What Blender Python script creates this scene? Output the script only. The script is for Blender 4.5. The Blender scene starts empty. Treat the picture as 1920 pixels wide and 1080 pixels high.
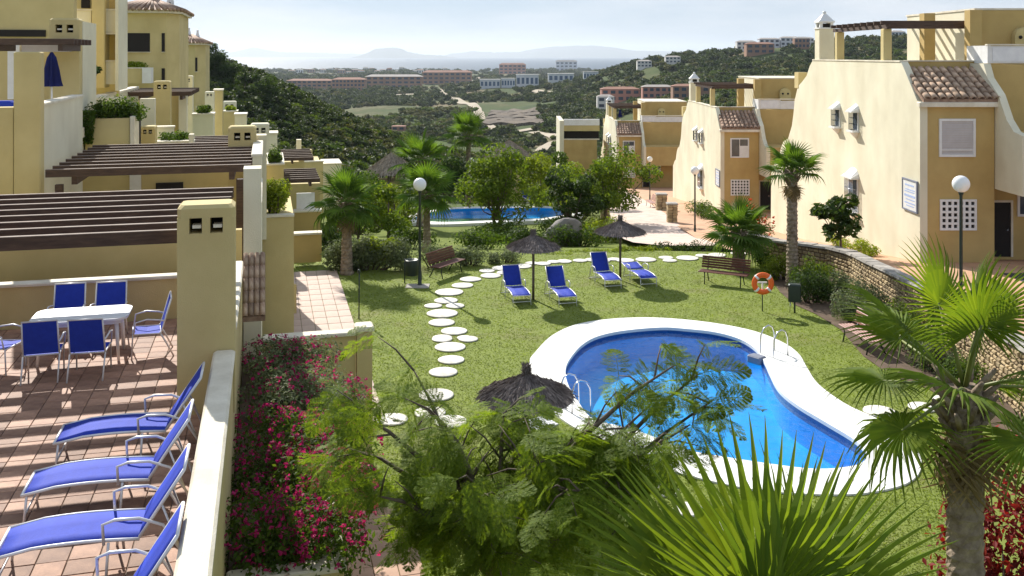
import bpy, bmesh, math, random
import numpy as np
from mathutils import Vector, Matrix, Euler, Quaternion
R = math.radians
random.seed(7); rng = np.random.default_rng(7)
scene = bpy.context.scene
col = scene.collection
# ------------------------------------------------------------------ camera, sky, sun, exposure
F, H, HY = 1780.0, 8.4, 103.0            # focal length in photo pixels, eye height, horizon row
cam_d = bpy.data.cameras.new('camera'); cam = bpy.data.objects.new('camera', cam_d); col.objects.link(cam)
cam.location = (0, 0, H); cam.rotation_euler = (R(90), 0, 0)
cam_d.sensor_width = 36.0; cam_d.lens = F / 1920 * 36.0
cam_d.shift_y = -(540 - HY) / 1920.0
cam_d.clip_start = 0.1; cam_d.clip_end = 120000
scene.camera = cam
SUN_EL, SUN_AZ = R(35), R(-27.5)         # azimuth from +Y towards +X (negative: to the left)
world = bpy.data.worlds.new('World'); scene.world = world; world.use_nodes = True
wn, wl = world.node_tree.nodes, world.node_tree.links
bg = wn['Background']; bg.inputs['Strength'].default_value = 0.05
sky = wn.new('ShaderNodeTexSky'); sky.sky_type = 'NISHITA'; sky.sun_disc = False
sky.sun_elevation = SUN_EL; sky.sun_rotation = SUN_AZ
sky.air_density = 1.0; sky.dust_density = 0.0; sky.ozone_density = 1.5; sky.altitude = 60
# thin high cloud veil over the whole sky
tc = wn.new('ShaderNodeTexCoord'); mp = wn.new('ShaderNodeMapping'); mp.inputs['Scale'].default_value = (1.0, 1.0, 4.5)
nz = wn.new('ShaderNodeTexNoise'); nz.inputs['Scale'].default_value = 3.2; nz.inputs['Detail'].default_value = 9; nz.inputs['Roughness'].default_value = .58
rp = wn.new('ShaderNodeValToRGB'); rp.color_ramp.elements[0].position = .42; rp.color_ramp.elements[1].position = .66
rp.color_ramp.elements[0].color = (0, 0, 0, 1); rp.color_ramp.elements[1].color = (.8, .8, .8, 1)
mx = wn.new('ShaderNodeMixRGB'); mx.inputs['Color2'].default_value = (10.2, 10.7, 11.3, 1)
wl.new(tc.outputs['Generated'], mp.inputs['Vector']); wl.new(mp.outputs['Vector'], nz.inputs['Vector'])
wl.new(nz.outputs['Fac'], rp.inputs['Fac']); wl.new(rp.outputs['Color'], mx.inputs['Fac'])
veil = wn.new('ShaderNodeMixRGB'); veil.inputs['Fac'].default_value = .70; veil.inputs['Color2'].default_value = (5.9, 7.4, 9.9, 1)   # even pale-blue veil of moist sea air
wl.new(sky.outputs['Color'], veil.inputs['Color1']); wl.new(veil.outputs['Color'], mx.inputs['Color1']); wl.new(mx.outputs['Color'], bg.inputs['Color'])
sun_d = bpy.data.lights.new('sun', 'SUN'); sun_d.energy = 4.5; sun_d.angle = R(.53); sun_d.color = (1, .95, .87)
sun = bpy.data.objects.new('sun', sun_d); col.objects.link(sun)
sdir = Vector((math.sin(SUN_AZ) * math.cos(SUN_EL), math.cos(SUN_AZ) * math.cos(SUN_EL), math.sin(SUN_EL)))
sun.rotation_euler = (-sdir).to_track_quat('-Z', 'Y').to_euler(); sun.location = (0, 0, 60)
vs = scene.view_settings; vs.view_transform = 'Standard'; vs.look = 'None'; vs.gamma = 1; vs.exposure = 0.72
vs.use_curve_mapping = False
scene.cycles.use_denoising = True; scene.cycles.max_bounces = 8; scene.cycles.transparent_max_bounces = 12
scene.cycles.volume_bounces = 0; scene.cycles.caustics_reflective = False; scene.cycles.caustics_refractive = False
scene.cycles.sample_clamp_indirect = 6

# ------------------------------------------------------------------ photo -> place
def P(px, py, d): return Vector(((px - 960) / F * d, d, H - (py - HY) / F * d))
def G(px, py, z=0.0): return P(px, py, F * (H - z) / (py - HY))
A = R(14.5); SA, CA = math.sin(A), math.cos(A)     # the terraced villas on the left are turned by A
def U(u, v, z): return Vector((v * CA - u * SA, v * SA + u * CA, z))
def UVZ(px, py, u):
    k = (px - 960) / F; t = u / (CA - k * SA)
    return t * (k * CA + SA), H - t * (py - HY) / F

# ------------------------------------------------------------------ objects
def tag(o, label=None, cat=None, group=None, kind=None):
    if label: o['label'] = label
    if cat: o['category'] = cat
    if group: o['group'] = group
    if kind: o['kind'] = kind
    return o
def empty(name, loc=(0, 0, 0), rz=0, label=None, cat=None, group=None, kind=None, parent=None):
    o = bpy.data.objects.new(name, None); col.objects.link(o); o.location = loc; o.rotation_euler = (0, 0, rz)
    o.empty_display_size = .2
    if parent: o.parent = parent
    return tag(o, label, cat, group, kind)
def link(name, me, parent=None, loc=None, rot=None, sc=None):
    o = bpy.data.objects.new(name, me); col.objects.link(o)
    if parent: o.parent = parent
    if loc is not None: o.location = loc
    if rot is not None: o.rotation_euler = rot
    if sc is not None: o.scale = sc if hasattr(sc, '__len__') else (sc, sc, sc)
    return o
KIDS = {}
def copy_tree(o, parent=None, loc=None, rz=None, label=None):
    c = o.copy(); col.objects.link(c); c.parent = parent
    if loc is not None: c.location = loc
    if rz is not None: c.rotation_euler = (0, 0, rz)
    if label: c['label'] = label
    for ch in list(o.children): copy_tree(ch, c)
    return c

class MB:
    def __init__(s): s.v = []; s.f = []; s.m = []; s.sm = []; s.mi = 0; s.smooth = False
    def add(s, vs, fs):
        n = len(s.v); s.v += [tuple(p) for p in vs]
        for f in fs: s.f.append([n + i for i in f]); s.m.append(s.mi); s.sm.append(s.smooth)
        return s
    def box(s, x0, x1, y0, y1, z0, z1, M=None):
        vs = [Vector((x, y, z)) for z in (z0, z1) for y in (y0, y1) for x in (x0, x1)]
        if M is not None: vs = [M @ p for p in vs]
        return s.add(vs, [(0, 2, 3, 1), (4, 5, 7, 6), (0, 1, 5, 4), (2, 6, 7, 3), (0, 4, 6, 2), (1, 3, 7, 5)])
    def bbox(s, x0, x1, y0, y1, z0, z1, b=.02, M=None):       # box with chamfered edges on top and verticals
        b = min(b, (x1 - x0) / 2.2, (y1 - y0) / 2.2, (z1 - z0) / 2.2)
        def ring(i, z): return [Vector(p) for p in ((x0 + i + b, y0 + i, z), (x1 - i - b, y0 + i, z), (x1 - i, y0 + i + b, z), (x1 - i, y1 - i - b, z), (x1 - i - b, y1 - i, z), (x0 + i + b, y1 - i, z), (x0 + i, y1 - i - b, z), (x0 + i, y0 + i + b, z))]
        vs = ring(0, z0) + ring(0, z1 - b) + ring(b, z1)
        if M is not None: vs = [M @ p for p in vs]
        fs = [tuple(range(7, -1, -1)), tuple(range(16, 24))]
        for r in (0, 8):
            for i in range(8): j = (i + 1) % 8; fs.append((r + i, r + j, r + 8 + j, r + 8 + i))
        return s.add(vs, fs)
    def prism(s, poly, z0, z1, M=None):                       # poly counter-clockwise in xy
        n = len(poly); vs = [Vector((x, y, z0)) for x, y in poly] + [Vector((x, y, z1)) for x, y in poly]
        if M is not None: vs = [M @ p for p in vs]
        return s.add(vs, [tuple(range(n - 1, -1, -1)), tuple(range(n, 2 * n))] + [(i, (i + 1) % n, n + (i + 1) % n, n + i) for i in range(n)])
    def tube(s, pts, r, n=6, cap=True):
        pts = [Vector(p) for p in pts]; rs = r if hasattr(r, '__len__') else [r] * len(pts)
        rings = []; ref = None
        for i, p in enumerate(pts):
            t = (pts[min(i + 1, len(pts) - 1)] - pts[max(i - 1, 0)]).normalized()
            if ref is None: ref = t.orthogonal().normalized()
            ref = (ref - t * ref.dot(t)); ref = ref.normalized() if ref.length > 1e-6 else t.orthogonal().normalized()
            b = t.cross(ref)
            rings.append([p + (ref * math.cos(6.2832 * k / n) + b * math.sin(6.2832 * k / n)) * rs[i] for k in range(n)])
        vs = [p for q in rings for p in q]; fs = []
        for i in range(len(pts) - 1):
            for k in range(n): j = (k + 1) % n; fs.append((i * n + k, i * n + j, (i + 1) * n + j, (i + 1) * n + k))
        if cap: fs += [tuple(range(n - 1, -1, -1)), tuple(range((len(pts) - 1) * n, len(pts) * n))]
        o = s.smooth; s.smooth = True; s.add(vs, fs); s.smooth = o; return s
    def lathe(s, prof, n=16, c=(0, 0, 0), smooth=True):       # prof: (r, z)
        vs = []; fs = []
        for r_, z in prof:
            for k in range(n): vs.append((c[0] + r_ * math.cos(6.2832 * k / n), c[1] + r_ * math.sin(6.2832 * k / n), c[2] + z))
        for i in range(len(prof) - 1):
            for k in range(n): j = (k + 1) % n; fs.append((i * n + k, i * n + j, (i + 1) * n + j, (i + 1) * n + k))
        fs += [tuple(range(n - 1, -1, -1)), tuple(range((len(prof) - 1) * n, len(prof) * n))]
        o = s.smooth; s.smooth = smooth; s.add(vs, fs); s.smooth = o; return s
    def sphere(s, c, r, n=16, m=10):
        pr = [(max(1e-4, r * math.sin(math.pi * i / m)), -r * math.cos(math.pi * i / m)) for i in range(m + 1)]
        return s.lathe(pr, n, c)
    def mesh(s, mats):
        me = bpy.data.meshes.new('mesh'); me.from_pydata(s.v, [], s.f)
        for m in (mats if isinstance(mats, (list, tuple)) else [mats]): me.materials.append(m)
        me.polygons.foreach_set('material_index', s.m); me.polygons.foreach_set('use_smooth', s.sm); me.update(); return me
    def build(s, name, mats, parent=None, loc=None, rot=None, **k):
        o = link(name, s.mesh(mats), parent, loc, rot)
        return tag(o, **k) if k else o
def raw_mesh(v, f, mats, smooth=False, mi=None):              # v (n,3), f (m,k) numpy arrays
    v = np.asarray(v, np.float32); f = np.asarray(f, np.int32); k = f.shape[1]
    me = bpy.data.meshes.new('mesh'); me.vertices.add(len(v)); me.vertices.foreach_set('co', v.ravel())
    me.loops.add(f.size); me.loops.foreach_set('vertex_index', f.ravel()); me.polygons.add(len(f))
    me.polygons.foreach_set('loop_start', np.arange(0, f.size, k, dtype=np.int32))
    for m in (mats if isinstance(mats, (list, tuple)) else [mats]): me.materials.append(m)
    if mi is not None: me.polygons.foreach_set('material_index', np.asarray(mi, np.int32))
    me.polygons.foreach_set('use_smooth', np.full(len(f), smooth)); me.update(calc_edges=True); me.validate(); return me

# ------------------------------------------------------------------ materials
def nodes(name):
    m = bpy.data.materials.new(name); m.use_nodes = True
    return m, m.node_tree.nodes, m.node_tree.links, m.node_tree.nodes['Principled BSDF']
def c4(c): return (c[0], c[1], c[2], 1)
def mat(name, c, rough=.7, c2=None, scale=4.0, bump=0.0, bscale=40.0, detail=5, island=0.0, metal=0.0, spec=.35, streak=0.0, stretch=(1, 1, 1), emit=0):
    m, n, l, b = nodes(name)
    b.inputs['Roughness'].default_value = rough; b.inputs['Metallic'].default_value = metal
    b.inputs['Specular IOR Level'].default_value = spec
    t = n.new('ShaderNodeTexCoord'); mp = n.new('ShaderNodeMapping'); mp.inputs['Scale'].default_value = stretch
    l.new(t.outputs['Object'], mp.inputs['Vector'])
    c2 = c2 or tuple(x * .86 for x in c)
    nt = n.new('ShaderNodeTexNoise'); nt.inputs['Scale'].default_value = scale; nt.inputs['Detail'].default_value = detail; nt.inputs['Roughness'].default_value = .6
    l.new(mp.outputs['Vector'], nt.inputs['Vector'])
    rp = n.new('ShaderNodeValToRGB'); rp.color_ramp.elements[0].position = .36; rp.color_ramp.elements[1].position = .66
    rp.color_ramp.elements[0].color = c4(c2); rp.color_ramp.elements[1].color = c4(c)
    l.new(nt.outputs['Fac'], rp.inputs['Fac']); out = rp.outputs['Color']
    if streak:
        mp2 = n.new('ShaderNodeMapping'); mp2.inputs['Scale'].default_value = (.5, .5, .22); l.new(t.outputs['Object'], mp2.inputs['Vector'])
        n2 = n.new('ShaderNodeTexNoise'); n2.inputs['Scale'].default_value = 1.7; n2.inputs['Detail'].default_value = 7; l.new(mp2.outputs['Vector'], n2.inputs['Vector'])
        r2 = n.new('ShaderNodeValToRGB'); r2.color_ramp.elements[0].position = .3; r2.color_ramp.elements[1].position = .62
        k = 1 - streak; r2.color_ramp.elements[0].color = (k, k * .98, k * .95, 1); r2.color_ramp.elements[1].color = (1, 1, 1, 1); l.new(n2.outputs['Fac'], r2.inputs['Fac'])
        mm = n.new('ShaderNodeMixRGB'); mm.blend_type = 'MULTIPLY'; mm.inputs['Fac'].default_value = 1
        l.new(out, mm.inputs['Color1']); l.new(r2.outputs['Color'], mm.inputs['Color2']); out = mm.outputs['Color']
    if island:
        g = n.new('ShaderNodeNewGeometry') if island < 9 else n.new('ShaderNodeObjectInfo')
        hs = n.new('ShaderNodeHueSaturation'); ma = n.new('ShaderNodeMapRange')
        amp = island if island < 9 else island - 10
        ma.inputs['To Min'].default_value = 1 - amp; ma.inputs['To Max'].default_value = 1 + amp
        l.new(g.outputs['Random Per Island' if island < 9 else 'Random'], ma.inputs['Value']); l.new(ma.outputs['Result'], hs.inputs['Value'])
        l.new(out, hs.inputs['Color']); out = hs.outputs['Color']
    l.new(out, b.inputs['Base Color'])
    if bump:
        nb = n.new('ShaderNodeTexNoise'); nb.inputs['Scale'].default_value = bscale; nb.inputs['Detail'].default_value = 6
        l.new(mp.outputs['Vector'], nb.inputs['Vector']); bp = n.new('ShaderNodeBump'); bp.inputs['Strength'].default_value = bump; bp.inputs['Distance'].default_value = .02
        l.new(nb.outputs['Fac'], bp.inputs['Height']); l.new(bp.outputs['Normal'], b.inputs['Normal'])
    if emit: b.inputs['Emission Color'].default_value = c4(c); b.inputs['Emission Strength'].default_value = emit
    return m
def leaf_mat(name, c, c2, trans=.45, rough=.6, spec=.12, obj=False, tcol=None):
    m, n, l, b = nodes(name)
    g = n.new('ShaderNodeObjectInfo') if obj else n.new('ShaderNodeNewGeometry')
    rp = n.new('ShaderNodeValToRGB'); rp.color_ramp.elements[0].color = c4(c2); rp.color_ramp.elements[1].color = c4(c)
    l.new(g.outputs['Random' if obj else 'Random Per Island'], rp.inputs['Fac'])
    t = n.new('ShaderNodeTexCoord'); nt = n.new('ShaderNodeTexNoise'); nt.inputs['Scale'].default_value = 1.3; nt.inputs['Detail'].default_value = 4
    l.new(t.outputs['Object'], nt.inputs['Vector'])
    hs = n.new('ShaderNodeHueSaturation'); ma = n.new('ShaderNodeMapRange'); ma.inputs['From Min'].default_value = .3; ma.inputs['From Max'].default_value = .7
    ma.inputs['To Min'].default_value = .72; ma.inputs['To Max'].default_value = 1.3
    l.new(nt.outputs['Fac'], ma.inputs['Value']); l.new(ma.outputs['Result'], hs.inputs['Value']); l.new(rp.outputs['Color'], hs.inputs['Color'])
    l.new(hs.outputs['Color'], b.inputs['Base Color']); b.inputs['Roughness'].default_value = rough; b.inputs['Specular IOR Level'].default_value = spec
    tr = n.new('ShaderNodeBsdfTranslucent'); mm = n.new('ShaderNodeMixRGB'); mm.blend_type = 'MULTIPLY'; mm.inputs['Fac'].default_value = 1
    mm.inputs['Color2'].default_value = c4(tcol or (1.5, 1.5, .5)); l.new(hs.outputs['Color'], mm.inputs['Color1']); l.new(mm.outputs['Color'], tr.inputs['Color'])
    mi = n.new('ShaderNodeMixShader'); mi.inputs['Fac'].default_value = trans
    l.new(b.outputs['BSDF'], mi.inputs[1]); l.new(tr.outputs['BSDF'], mi.inputs[2]); l.new(mi.outputs['Shader'], n['Material Output'].inputs['Surface'])
    return m
M = {}
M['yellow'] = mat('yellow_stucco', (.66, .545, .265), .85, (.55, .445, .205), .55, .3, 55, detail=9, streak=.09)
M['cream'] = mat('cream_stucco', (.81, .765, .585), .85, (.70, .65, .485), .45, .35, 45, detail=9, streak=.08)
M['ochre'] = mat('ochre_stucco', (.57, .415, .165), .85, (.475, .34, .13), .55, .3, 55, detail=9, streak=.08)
M['white'] = mat('white_paint', (.80, .80, .78), .5, (.72, .71, .68), 3, .1, 60)
M['cap'] = mat('cream_capping', (.82, .76, .62), .75, (.66, .60, .47), 2.2, .3, 60, streak=.12)
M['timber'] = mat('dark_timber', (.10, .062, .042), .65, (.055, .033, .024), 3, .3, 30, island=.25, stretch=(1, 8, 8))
M['timber_top'] = mat('sunlit_timber', (.30, .24, .20), .8, (.2, .15, .12), 3, .3, 30, island=.2)  # paler copy of the timber for slat tops, sunlight painted into the colour
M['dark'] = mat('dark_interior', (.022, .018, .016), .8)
M['glass'] = mat('window_glass', (.10, .12, .15), .08, (.06, .07, .09), 1.5, spec=.6)
M['shutter'] = mat('roller_shutter', (.56, .53, .52), .6, (.50, .47, .46), 3)
M['metal'] = mat('white_tube_metal', (.74, .74, .76), .35, (.66, .66, .68), 6, metal=.1, spec=.5)
M['steel'] = mat('stainless_steel', (.72, .73, .75), .18, (.6, .6, .62), 6, metal=1)
M['green_metal'] = mat('dark_green_metal', (.014, .03, .022), .45, (.01, .02, .015), 6, spec=.5)
M['fabric'] = mat('blue_sling_fabric', (.016, .05, .46), .75, (.013, .04, .39), 9, .2, 300)
M['navy'] = mat('navy_canvas', (.012, .018, .12), .85, (.008, .012, .08), 4, .3, 60)
M['plastic'] = mat('white_plastic', (.82, .82, .82), .35, (.74, .74, .75), 4, spec=.5)
M['globe'] = mat('opal_globe', (.86, .86, .84), .25, (.82, .82, .80), 3, spec=.5)
M['tile'] = mat('terracotta_floor_tile', (.44, .26, .175), .7, (.29, .165, .115), 5, .25, 60, island=10.28)
M['tilex'] = mat('terracotta_floor_tiles', (.44, .26, .175), .7, (.29, .165, .115), 5, .25, 60, island=.28)
M['grout'] = mat('grey_grout', (.25, .20, .16), .9)
M['roof'] = mat('barrel_roof_tile', (.50, .37, .26), .85, (.30, .19, .125), 7, .4, 50, island=10.30)
M['roofx'] = mat('barrel_roof_tiles', (.44, .31, .22), .85, (.27, .17, .12), 7, .4, 50, island=.3)
M['wood'] = mat('brown_bench_wood', (.16, .060, .040), .5, (.10, .038, .026), 4, .2, 40, island=10.15, stretch=(1, 8, 8))
M['pinkwood'] = mat('sunlit_bench_wood', (.38, .19, .145), .45, (.31, .15, .115), 4, .2, 40, island=10.12, stretch=(1, 8, 8))  # pinker, lighter copy of the bench wood with the sunlight put into its colour
M['thatch'] = mat('grey_heather_thatch', (.30, .26, .24), .95, (.17, .14, .13), 9, .9, 60, island=.3)
M['thatch2'] = mat('straw_thatch', (.42, .36, .28), .95, (.26, .215, .165), 5, .9, 40, island=.25)
M['paving'] = mat('pale_pink_paving', (.66, .53, .45), .8, (.54, .41, .34), 1.6, .25, 50)
M['walk'] = mat('terracotta_walkway', (.55, .36, .25), .8, (.42, .26, .18), 1.6, .25, 50, island=10.15)
M['orange_paving'] = mat('orange_paving', (.60, .36, .22), .8, (.48, .28, .17), 1.1, .25, 50)
M['asphalt'] = mat('grey_asphalt', (.06, .058, .06), .85, (.045, .044, .046), 3, .3, 90)
M['stone'] = mat('honey_rubble_stone', (.46, .36, .21), .9, (.30, .22, .12), 3, .5, 30, island=.35)
M['stone_cap'] = mat('grey_coping_stone', (.40, .37, .33), .9, (.28, .26, .23), 4, .5, 30, island=10.15)
M['rock'] = mat('grey_boulder', (.26, .24, .22), .9, (.15, .14, .13), 2, .8, 12)
M['slab'] = mat('pale_round_slab', (.80, .77, .70), .8, (.56, .53, .46), 3.5, .3, 50, island=10.06)
M['coping'] = mat('white_pool_coping', (.84, .83, .79), .7, (.76, .75, .70), 1.2, .2, 60)
M['basin'] = mat('blue_pool_mosaic', (.008, .36, .80), .4, (.006, .30, .72), .9, .15, 60)
M['soil'] = mat('brown_bed_soil', (.15, .105, .07), .95, (.09, .06, .04), 2, .6, 20)
M['orange'] = mat('orange_ring', (.85, .16, .03), .45, (.78, .13, .02), 3)
M['trunk'] = mat('palm_trunk', (.34, .27, .20), .95, (.15, .11, .075), 6, .9, 25)
M['bark'] = mat('grey_brown_bark', (.15, .115, .085), .9, (.09, .07, .05), 6, .7, 25)
M['petiole'] = mat('green_petiole', (.17, .20, .045), .5, (.12, .15, .03), 5)
M['fan'] = leaf_mat('fan_palm_leaf', (.11, .18, .03), (.065, .125, .024), .46)
M['fan_near'] = leaf_mat('near_fan_palm_leaf', (.155, .205, .024), (.095, .15, .02), .5)
M['dead'] = leaf_mat('dry_palm_leaf', (.28, .21, .11), (.17, .12, .06), .25, tcol=(1.2, 1.1, .8))
M['feather'] = leaf_mat('feathery_leaf', (.20, .26, .03), (.10, .165, .022), .52)
M['leaf'] = leaf_mat('mid_green_leaf', (.10, .155, .026), (.045, .085, .018), .45)
M['leaf_fresh'] = leaf_mat('fresh_green_leaf', (.15, .205, .026), (.07, .12, .018), .46)
M['leaf_dark'] = leaf_mat('dark_green_leaf', (.06, .10, .026), (.028, .052, .016), .38)
M['leaf_lime'] = leaf_mat('lime_green_leaf', (.23, .275, .028), (.13, .18, .02), .48)
M['leaf_grey'] = leaf_mat('grey_green_leaf', (.20, .235, .115), (.12, .15, .07), .36, tcol=(1.1, 1.15, .8))
M['leaf_red'] = leaf_mat('dark_red_leaf', (.26, .03, .022), (.11, .016, .016), .35, tcol=(1.6, .6, .5))
M['flower'] = leaf_mat('magenta_flower', (.50, .035, .17), (.30, .018, .11), .35, tcol=(1.4, .8, 1.0))
M['flower_orange'] = leaf_mat('orange_red_flower', (.55, .08, .02), (.40, .05, .03), .35, tcol=(1.4, .9, .8))
M['grass'] = leaf_mat('lawn_blade', (.205, .255, .034), (.165, .215, .03), .5)
M['lawn'] = mat('lawn_turf', (.19, .235, .036), .9, (.15, .19, .03), 1.4, .5, 40, detail=8)
# ------------------------------------------------------------------ plant builders
def rand_dirs(n, up=0.0):
    d = rng.normal(size=(n, 3)); d[:, 2] += up; d /= np.linalg.norm(d, axis=1, keepdims=True) + 1e-9; return d
def leaf_quads(c, nrm, size, aspect=.45, tilt=None):
    """diamond leaves: c (n,3) centres, nrm (n,3), size (n,) length"""
    n = len(c); t = rand_dirs(n) if tilt is None else tilt
    t = t - nrm * np.sum(t * nrm, 1, keepdims=True); t /= np.linalg.norm(t, axis=1, keepdims=True) + 1e-9
    b = np.cross(nrm, t); s = np.asarray(size).reshape(-1, 1)
    a = c - t * s * .5; e = c + t * s * .5; l = c - t * s * .06 + b * s * aspect * .5 + nrm * s * .05; r = c - t * s * .06 - b * s * aspect * .5 + nrm * s * .05
    v = np.stack([a, r, e, l], 1).reshape(-1, 3); f = np.arange(4 * n).reshape(n, 4); return v, f
def blob_points(n, centres, radii, shell=.55):
    k = rng.integers(0, len(centres), n); d = rand_dirs(n); r = rng.uniform(shell, 1, n) ** .7
    c = np.asarray(centres)[k]; rad = np.asarray(radii)[k]
    return c + d * r[:, None] * rad, d
def crown_mesh(centres, radii, n, size, m, aspect=.5, up=.5, shell=.45, droop=0):
    p, d = blob_points(n, centres, radii, shell)
    nr = d * .7 + rand_dirs(n) * .9; nr[:, 2] += up; nr /= np.linalg.norm(nr, axis=1, keepdims=True)
    tl = None
    if droop: tl = rand_dirs(n); tl[:, 2] -= droop
    v, f = leaf_quads(p, nr, rng.uniform(.6, 1.35, n) * size, aspect, tl); return raw_mesh(v, f, m)
def clusters(c, r, n, k=.5, flat=.75):
    """n sub-lobes spread through an ellipsoid c, r -> centres, radii"""
    d = rand_dirs(n); q = rng.uniform(.12, .95, n) ** .6; rr = np.asarray(r, float)
    cs = np.asarray(c) + d * q[:, None] * rr; s = rng.uniform(.6, 1.25, n)[:, None] * k * np.array([rr.mean()] * 3) * np.array([1, 1, flat]); return cs, s
def broad_tree(name, base, h, cr, label, leaf, cat='tree', n=2600, size=.22, group=None, lobes=11, trunk_r=.09, low=.45, aspect=.5, lean=(0, 0), multi=1):
    o = empty(name, base, 0, label, cat, group)
    top = Vector((lean[0], lean[1], h)); cz = h * low + (h * (1 - low)) * .5
    rr = (cr, cr, h * (1 - low) * .55); cs, rs = clusters((lean[0] * .8, lean[1] * .8, cz), rr, lobes, .40)
    tb = MB(); rs0 = random.Random(int(abs(base[0]) * 97 + base[1] * 13))
    for q in range(multi):
        ox, oy = (0, 0) if multi == 1 else (rs0.uniform(-.15, .15), rs0.uniform(-.15, .15))
        tb.tube([(ox, oy, -.15), (ox * 1.5 + lean[0] * .15, oy * 1.5 + lean[1] * .15, h * low * .5), (ox * 3 + lean[0] * .5, oy * 3 + lean[1] * .5, h * low), (lean[0] * .8, lean[1] * .8, cz)], [trunk_r * 1.25, trunk_r, trunk_r * .8, trunk_r * .4], 7)
    for c in cs:
        s = Vector((lean[0] * .5, lean[1] * .5, h * low * rs0.uniform(.8, 1.1))); e = Vector(c); mid = (s + e) / 2 + Vector((0, 0, -.08 * h))
        tb.tube([s, mid, e], [trunk_r * .55, trunk_r * .35, trunk_r * .12], 5)
    tb.build('trunk', M['bark'], o)
    link('crown', crown_mesh(cs, rs, n, size, leaf, aspect), o); return o
def bush(name, loc, r, label, leaf, n=1200, size=.12, group=None, cat='shrub', lobes=8, flower=None, fn=0, aspect=.45, rz=0, parent=None, up=.4, fsize=.07):
    """r = (rx, ry, h); rounded mass of leafy lobes standing on the ground"""
    o = empty(name, loc, rz, label, cat, group)
    d = rng.uniform(-1, 1, (lobes, 2)); d = d / np.maximum(1, np.linalg.norm(d, axis=1, keepdims=True))
    k = .42 if lobes > 4 else .6
    cs = np.column_stack([d[:, 0] * r[0] * (1 - k * .8), d[:, 1] * r[1] * (1 - k * .8), rng.uniform(.25, .62, lobes) * r[2]])
    rs = np.column_stack([np.full(lobes, k * r[0]), np.full(lobes, k * r[1]), rng.uniform(.32, .45, lobes) * r[2]]) * rng.uniform(.8, 1.2, (lobes, 1))
    if r[0] > 2.2 * r[1] or r[1] > 2.2 * r[0]:
        s = min(r[0], r[1]); rs[:, 0] = s * .75; rs[:, 1] = s * .75; cs[:, 0] = rng.uniform(-1, 1, lobes) * max(.05, r[0] - s * .6); cs[:, 1] = rng.uniform(-1, 1, lobes) * max(.05, r[1] - s * .6)
    sb = MB()
    for c in cs: sb.tube([(c[0] * .35, c[1] * .35, -.1), (c[0] * .8, c[1] * .8, c[2] * .6), tuple(c)], [.035, .022, .008], 5)
    sb.build('stem', M['bark'], o)
    p, dd = blob_points(n, cs, rs, .35); p[:, 2] = np.abs(p[:, 2]) + .01
    nr = dd * .8 + rand_dirs(n) * .8; nr[:, 2] += up; nr /= np.linalg.norm(nr, axis=1, keepdims=True)
    v, f = leaf_quads(p, nr, rng.uniform(.6, 1.35, n) * size, aspect); link('foliage', raw_mesh(v, f, leaf), o)
    if fn:
        p, dd = blob_points(fn, cs, rs * 1.04, .93); p[:, 2] = np.abs(p[:, 2])
        keep = dd[:, 2] > -.35; p, dd = p[keep], dd[keep]; k4 = 5
        pp = np.repeat(p, k4, 0) + rng.normal(size=(len(p) * k4, 3)) * fsize * .35; q = rand_dirs(len(pp), .6)
        v, f = leaf_quads(pp, q, np.full(len(pp), fsize) * rng.uniform(.6, 1.2, len(pp)), .8); fo = link('flowers', raw_mesh(v, f, flower), o); fo['kind'] = 'stuff'
    return o
# ---- fan palms
def fan_mesh(Rb, Lp, m, nseg=38, spread=155, droop=.25, fold=.5, cup=.25, seed=0, fused=.45):
    """petiole along +X from the origin, round blade at its end; unit in metres"""
    r_ = random.Random(seed); mb = MB()
    mb.mi = 1; mb.tube([(0, 0, 0), (Lp * .5, 0, .03 * Lp), (Lp, 0, 0)], [.030, .020, .013], 5); mb.mi = 0
    dth = 2 * spread / (nseg - 1)
    for i in range(nseg):
        th = R(-spread + dth * i + r_.uniform(-.6, .6)); L = Rb * (1 - .28 * abs(th / math.pi) ** 1.5) * r_.uniform(.92, 1.05)
        d = Vector((math.cos(th), math.sin(th), 0)); s = Vector((-math.sin(th), math.cos(th), 0)); w = R(dth) * .5 * 1.0
        st = [.03, .25, fused, .72, .9, 1.0]; ws = [.03 * w * L, .25 * L * w, fused * L * w * 1.0, fused * L * w * .60, fused * L * w * .26, .001]
        dr = droop * r_.uniform(.6, 1.5); prev = None
        for q, (t, ww) in enumerate(zip(st, ws)):
            x = t * L; z = cup * x * (1 - .7 * t) - dr * L * max(0, t - .35) ** 2 * 1.6
            c = Vector((Lp - .02, 0, 0)) + d * x * (1 - .12 * dr * t) + Vector((0, 0, z))
            ring = [c + s * ww - Vector((0, 0, ww * fold)), c + Vector((0, 0, ww * fold)), c - s * ww - Vector((0, 0, ww * fold))]
            if prev: n = len(mb.v); mb.add(prev + ring, [(0, 1, 4, 3), (1, 2, 5, 4)])
            prev = ring
    return mb.mesh([m, M['petiole']])
FAN = {}
def fan_variants(key, m, Rb, Lp, **k):
    FAN[key] = [fan_mesh(Rb, Lp, m, seed=i, droop=dr, cup=cu, spread=sp, **k) for i, (dr, cu, sp) in enumerate([(.12, .30, 140), (.35, .20, 150), (.65, .10, 160), (.25, .42, 130)])]
def frond_rot(az, el, roll=0):
    return (Matrix.Rotation(az, 4, 'Z') @ Matrix.Rotation(-el, 4, 'Y') @ Matrix.Rotation(roll, 4, 'X')).to_euler()
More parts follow.
